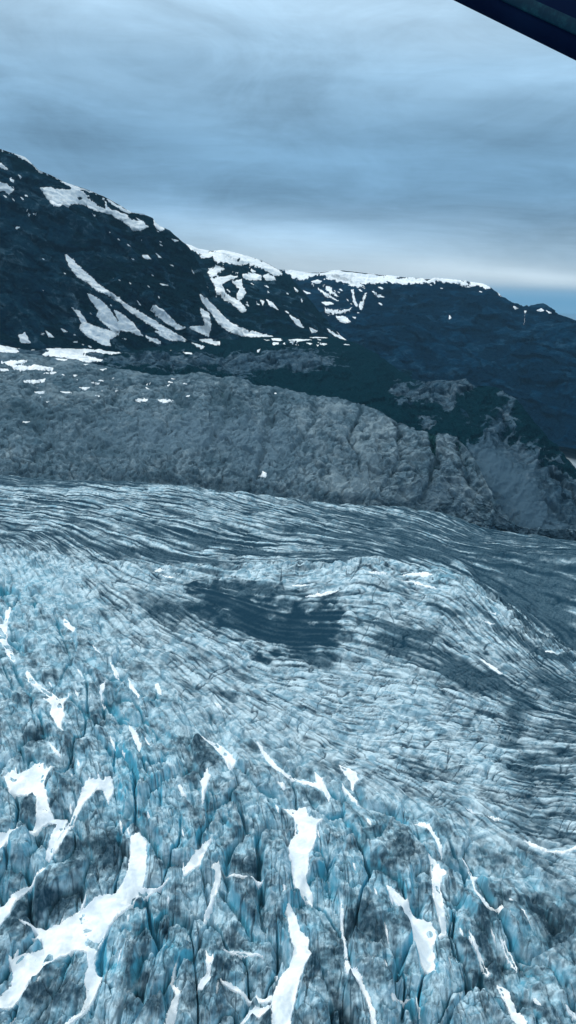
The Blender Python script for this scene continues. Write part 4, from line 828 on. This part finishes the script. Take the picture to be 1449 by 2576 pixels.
for i, (m, poly, lab, holes) in enumerate(MS):
    big_ = lab not in ('F',)
    far = m is m3; lo = (m is HR) or (m is RR)
    sc_ = 1.0 if (m is m1 or m is m2) else (1.6 if far else .45)
    grp = 'snow fields and chutes on the high ground'
    if lab == 'F':
        where = {id(m1): 'tiny snow fleck scattered over the dark face of the tall mountain', id(m2): 'tiny snow fleck scattered over the middle mountain', id(m3): 'tiny snow fleck scattered over the far ridge',
                 id(HR): 'tiny snow fleck lying on the dark green shelf', id(RR): 'tiny snow fleck lying on the grey bedrock'}[id(m)]
        lab = where; grp = where.replace('fleck', 'flecks'); big_ = False
    rm = (m['S'] <= m['kc']+.6)[:, None] & np.ones(m['X'].shape, bool)
    nn = m['N']
    soil = ss(.0, .5, fbm(m['P'][..., 0]/60+m['P'][..., 2]/90, m['P'][..., 2]/160, 4, 650))*(.75 if 'chute' in lab or 'fan' in lab or 'apron' in lab else .08)
    if 'long' in lab and 'chute' in lab: soil = soil*.7
    lay_snow(m['P'], nn, m['X'], m['Y'], poly, lab, thick=2.2*sc_, dip=2.5*sc_, wob=(5.0 if 'cap' in lab and 'thin' not in lab else 2.6) if big_ else 1.0, seed=i+100, holes=holes, mm=8, rmax=rm, edgepx=(-1.4, .6) if not big_ else ((-2.0, .4) if far else (-2.8, -.1)), soil=soil, group=grp)

# ------------------------------------------------------------------ waterfall on the far wall
def sheet_line(m, pts, w, name, label, cat):
    """thin thread of water that follows the wall"""
    k = (m['S'] <= m['kc'])
    Xm = m['X'][k]; Ym = m['Y'][k]; Pm = m['P'][k]; Nm = m['N'][k]
    V = []; 
    P_ = np.array(pts, float); n = 60
    t = np.linspace(0, len(P_)-1, n); x = np.interp(t, range(len(P_)), P_[:, 0]); y = np.interp(t, range(len(P_)), P_[:, 1])
    x += np.sin(t*9)*.5
    for a, b in zip(x, y):
        i = np.argmin((Xm-a)**2+(Ym-b)**2); j, q = np.unravel_index(i, Xm.shape)
        V.append(Pm[j, q]+Nm[j, q]*np.array([1, 1, 0])*5+np.array([0, 0, 0]))
    V = np.array(V); V = np.stack([blur(V[:, k:k+1], 2, 0)[:, 0] for k in range(3)], 1); V += np.array([0, -6, 0])
    W = w*(.6+.6*np.random.RandomState(2).rand(n)); verts = []; faces = []
    for i in range(n):
        for q in range(5):
            a = q*2*math.pi/5; verts.append(V[i]+np.array([math.cos(a)*W[i], math.sin(a)*W[i]*.6, 0]))
    for i in range(n-1):
        for q in range(5): faces.append((i*5+q, i*5+(q+1) % 5, (i+1)*5+(q+1) % 5, (i+1)*5+q))
    o = mesh(name, np.array(verts), np.array(faces), SNOW, None); tag(o, label, cat); return o
sheet_line(m3, cN([(1193,440),(1190,470),(1187,500)]), .6, 'waterfall', 'hair-thin white waterfall dropping from the notch in the far ridge', 'waterfall')

# ------------------------------------------------------------------ valley floor and sea
s = NT('valley_gravel'); n1 = s.noise(s.scaled(s.obj(), (1, .5, 1)), .012, 5, .6, 1.0)
VAL = s.finish(s.mix(s.rng(n1, .4, .6), C(.12, .17, .21), C(.22, .27, .31)), .9)
gx, gy = np.meshgrid(np.linspace(-4000, 9000, 131), np.linspace(-1500, 12000, 136))
gz = -168+fbm(gx/900, gy/900, 4, 5)*6
ground = mesh('ground', np.stack([gx, gy, gz], -1), grid_faces(*gx.shape), VAL); tag(ground, 'pale gravel valley floor beyond the hill', 'valley floor', kind='structure')
s = NT('sea_water'); n1 = s.noise(s.scaled(s.obj(), (.3, 1, 1)), .0008, 5, .6)
SEA = s.finish(s.mix(s.rng(n1, .35, .65), C(.07, .11, .14), C(.10, .14, .17)), .35, s.noise(s.obj(), .02, 3, .6), 2.0, .3, .4)
gx, gy = np.meshgrid(np.linspace(-60000, 60000, 61), np.linspace(-20000, 67000, 56))
sea = mesh('sea', np.stack([gx, gy, gx*0-185.], -1), grid_faces(*gx.shape), SEA); tag(sea, 'flat grey-blue sea on the horizon', 'sea', kind='structure')

# ------------------------------------------------------------------ aircraft wing in the corner
def px3(X, Y, dist):
    d = ray(X, Y)[2]; return CAM+d/np.linalg.norm(d)*dist
s = NT('aircraft_paint'); n1 = s.noise(s.obj(), 9, 5, .6)
WPAINT = s.finish(s.mix(s.rng(n1, .3, .7), C(.001, .007, .030), C(.002, .011, .040)), .8, spec=.02)
s = NT('aircraft_trim'); n1 = s.noise(s.scaled(s.obj(), (1, 1, 1)), 30, 4, .7)
WTRIM = s.finish(s.mix(s.rng(n1, .45, .75), C(.001, .022, .045), C(.006, .055, .08)), .7, spec=.04)
#WING
A = px3(1020, -59, 2.0); B = px3(1620, 237, 1.55)
ax = (B-A)/np.linalg.norm(B-A); vw = px3(1350, 60, 1.8)-CAM; vw /= np.linalg.norm(vw)
up = np.cross(ax, vw); up /= np.linalg.norm(up)
if up[2] < 0: up = -up
wing = bpy.data.objects.new('aircraft_wing', None); col.objects.link(wing); wing.location = (A+B)/2
tag(wing, 'dark blue-black aircraft wing edge with a dull teal line, crossing the top right corner', 'aircraft wing')
prof = []      # section: leading edge rounded, thick, fading back (u = along up, w = along view depth)
for i in range(33):
    t = -math.pi/2+math.pi*i/32
    prof.append((.055-.055*math.cos(t), .045*math.sin(t)))
prof = [(1.1, -.05)]+prof+[(1.1, .05)]
def extr(prof, name, mat, parent, off=0.0):
    V = []; n = 40
    for k in range(n+1):
        c = A-ax*.6+(B-A+ax*1.2)*(k/n)
        for u, w in prof: V.append(c+up*(u+off)+vw*w-np.array(wing.location))
    m_ = len(prof); F = [(k*m_+q, k*m_+(q+1) % m_, (k+1)*m_+(q+1) % m_, (k+1)*m_+q) for k in range(n) for q in range(m_)]
    return mesh(name, np.array(V), np.array(F), mat, None, parent=parent)
extr(prof, 'wing_skin', WPAINT, wing)
tp = [(.032+.022*i/8, -.0445-.0022*math.sin(math.pi*i/8)) for i in range(9)]+[(.054, -.040), (.032, -.036)]
extr(tp, 'trim_strip', WTRIM, wing)

# ------------------------------------------------------------------ air
#HAZE
HZ = dict(x0=-61000, x1=61000, y0=-21000, y1=68000, z0=-186, z1=1420, d=1.9e-5)
hm = bpy.data.materials.new('haze'); hm.use_nodes = True; t = hm.node_tree; t.nodes.clear()
out = t.nodes.new('ShaderNodeOutputMaterial'); pv = t.nodes.new('ShaderNodeVolumePrincipled')
pv.inputs['Color'].default_value = (.24, .53, .79, 1); pv.inputs['Density'].default_value = HZ['d']; pv.inputs['Anisotropy'].default_value = .0
t.links.new(pv.outputs[0], out.inputs['Volume'])
v = np.array([(x, y, z) for x in (HZ['x0'], HZ['x1']) for y in (HZ['y0'], HZ['y1']) for z in (HZ['z0'], HZ['z1'])], float)
hz = mesh('haze', v, np.array([(0, 1, 3, 2), (4, 6, 7, 5), (0, 4, 5, 1), (2, 3, 7, 6), (0, 2, 6, 4), (1, 5, 7, 3)]), hm, smooth=False)
tag(hz, 'thin blue air between the camera and the far ridge', 'haze', kind='stuff')

# ------------------------------------------------------------------ sky
#SKY
w = bpy.data.worlds.new('World'); scene.world = w; w.use_nodes = True; t = w.node_tree; t.nodes.clear()
class WT(NT):
    def __init__(s): s.t = t
s = WT()
SUN_EL, SUN_AZ = math.radians(42), math.radians(-55)     # azimuth from +Y towards +X
SKYB = [(-1, 4.0, 9, 1.3, -.05, .42), (-10, 5.2, 6, 1.0, -.1, .15), (17, 5.0, 8, 1.8, 0, -.16), (3, 8.9, 6, .5, -.01, .24), (0, 7.2, 10, .7, -.02, -.15), (-13, 9.0, 7, .9, -.03, -.16), (12, 10.0, 7, .8, -.05, -.12), (8, 12.5, 9, .6, -.05, -.10), (-4, 12.0, 6, .9, -.03, -.10), (-14, 17.5, 10, 2.2, 0, .10), (15, 13.8, 6, .8, -.03, .13), (15, 1.7, 9, .6, 0, .35), (10, 2.4, 6, 1.0, 0, .10), (17, .75, 9, .22, 0, -.12)]
tc = s.n('TexCoord').outputs['Generated']
sep = s.n('SeparateXYZ', {0: tc}); zz = sep.outputs[2]
el = s.math('ARCSINE', zz)
el_deg = s.math('MULTIPLY', el, 57.2958)
zc = s.math('MAXIMUM', s.math('ADD', zz, .055), .03)
pu = s.math('DIVIDE', sep.outputs[0], zc); pvv = s.math('DIVIDE', sep.outputs[1], zc)
cv = s.n('CombineXYZ', {0: pu, 1: pvv, 2: 0.0}).outputs[0]
nA = s.noise(s.scaled(cv, (.42, .85, 1)), 1.0, 9, .62, .9)
nB = s.noise(s.scaled(cv, (1.5, 2.6, 1)), 1.0, 8, .68, .8)
nC = s.noise(s.scaled(tc, (2.2, 2.2, 14)), 1.0, 4, .5, .3)
wob = s.math('MULTIPLY', s.math('SUBTRACT', nC, .5), 4.5)
e2 = s.math('ADD', el_deg, s.math('MULTIPLY', wob, s.rng(el_deg, 1.0, 8.0, .10, 1.0)))
ramp = s.n('ValToRGB', {0: s.rng(e2, -3, 60, 0, 1, False)}); cr = ramp.color_ramp; cr.interpolation = 'B_SPLINE'
def lin(c): return tuple((x/255/12.92 if x/255 <= .04045 else ((x/255+.055)/1.055)**2.4) for x in c)+(1,)
stops = [(-3, (100,142,172)), (-.9, (112,150,180)), (-.3, (140,170,195)), (.2, (104,146,178)), (.7, (150,178,200)), (1.2, (215,218,220)), (2.0, (196,206,215)), (3.2, (163,186,207)), (5.2, (132,164,195)), (7.5, (112,152,188)), (10, (118,157,192)), (12.5, (133,170,203)), (15, (155,188,218)), (18, (172,201,228)), (22, (180,207,232)), (34, (222,236,246)), (60, (250,254,255))]
while len(cr.elements) < len(stops): cr.elements.new(.5)
for e_, (d_, c_) in zip(cr.elements, stops): e_.position = (d_+3)/63; e_.color = lin(c_)
nE = s.noise(s.scaled(tc, (5.2, 5.2, 14)), 1.0, 9, .62, .7)
nA = s.math('ADD', s.math('MULTIPLY', nA, .36), s.math('MULTIPLY', nE, .81))
cfac = s.math('ADD', s.math('MULTIPLY', s.math('SUBTRACT', nA, .585), 1.0), s.math('MULTIPLY', s.math('SUBTRACT', nB, .5), .28))
az = s.math('MULTIPLY', s.n('Math', {0: sep.outputs[0], 1: sep.outputs[1]}, operation='ARCTAN2').outputs[0], 57.2958)
nD = s.noise(s.scaled(tc, (3, 3, 10)), 1.0, 5, .6, .2)
azw = s.math('ADD', az, s.math('MULTIPLY', s.math('SUBTRACT', nD, .5), 14)); elw = s.math('ADD', el_deg, s.math('MULTIPLY', s.math('SUBTRACT', nC, .5), 3.0))
acc = None
for a0, e0, sa, se, tilt, k in SKYB:
    da = s.math('SUBTRACT', azw, a0); de = s.math('SUBTRACT', s.math('SUBTRACT', elw, e0), s.math('MULTIPLY', da, tilt))
    r2 = s.math('ADD', s.math('POWER', s.math('ABSOLUTE', s.math('DIVIDE', da, sa)), 2.0), s.math('POWER', s.math('ABSOLUTE', s.math('DIVIDE', de, se)), 2.0))
    g = s.math('MULTIPLY', s.math('EXPONENT', s.math('MULTIPLY', r2, -1.0)), k)
    acc = g if acc is None else s.math('ADD', acc, g)
mul = s.math('ADD', s.math('ADD', 1.0, acc), s.math('MULTIPLY', cfac, s.rng(el_deg, 0.5, 6, .3, 1.25)))
cm = s.n('VectorMath', {0: ramp.outputs[0]}, operation='SCALE'); s.set(cm, 'Scale', s.math('MULTIPLY', mul, 1.12))
zen = s.rng(el_deg, 24, 75, 1.0, 1.25)
cm = s.n('VectorMath', {0: cm.outputs[0], 1: (1.07, 1.08, 1.03)}, operation='MULTIPLY')
cm2 = s.n('VectorMath', {0: cm.outputs[0]}, operation='SCALE'); s.set(cm2, 'Scale', zen)
sky = s.n('TexSky', sky_type='NISHITA', sun_disc=False, sun_elevation=SUN_EL, sun_rotation=SUN_AZ)
bg1 = s.n('Background', {'Color': sky.outputs[0], 'Strength': .05}); bg2 = s.n('Background', {'Color': cm2.outputs[0], 'Strength': 1.0})
mx = s.n('MixShader', {0: .93, 1: bg1.outputs[0], 2: bg2.outputs[0]})
wo = t.nodes.new('ShaderNodeOutputWorld'); t.links.new(mx.outputs[0], wo.inputs[0])
sd_ = bpy.data.lights.new('sun', 'SUN'); sd_.energy = 1.8; sd_.angle = math.radians(10); sd_.color = (1, .97, .93)
so = bpy.data.objects.new('sun', sd_); col.objects.link(so)
dirv = np.array([math.sin(SUN_AZ)*math.cos(SUN_EL), math.cos(SUN_AZ)*math.cos(SUN_EL), math.sin(SUN_EL)])
from mathutils import Vector
so.rotation_euler = Vector(-dirv).to_track_quat('-Z', 'Y').to_euler(); so.location = (0, 0, 3000)

# ------------------------------------------------------------------ render settings
scene.view_settings.view_transform = 'Standard'; scene.view_settings.look = 'None'; scene.view_settings.gamma = 1; scene.view_settings.exposure = 0.0
scene.render.engine = 'CYCLES'
cy = scene.cycles; cy.use_denoising = True; cy.denoiser = 'OPENIMAGEDENOISE'; cy.max_bounces = 5; cy.diffuse_bounces = 3; cy.volume_bounces = 1; cy.transparent_max_bounces = 8
cy.use_adaptive_sampling = False
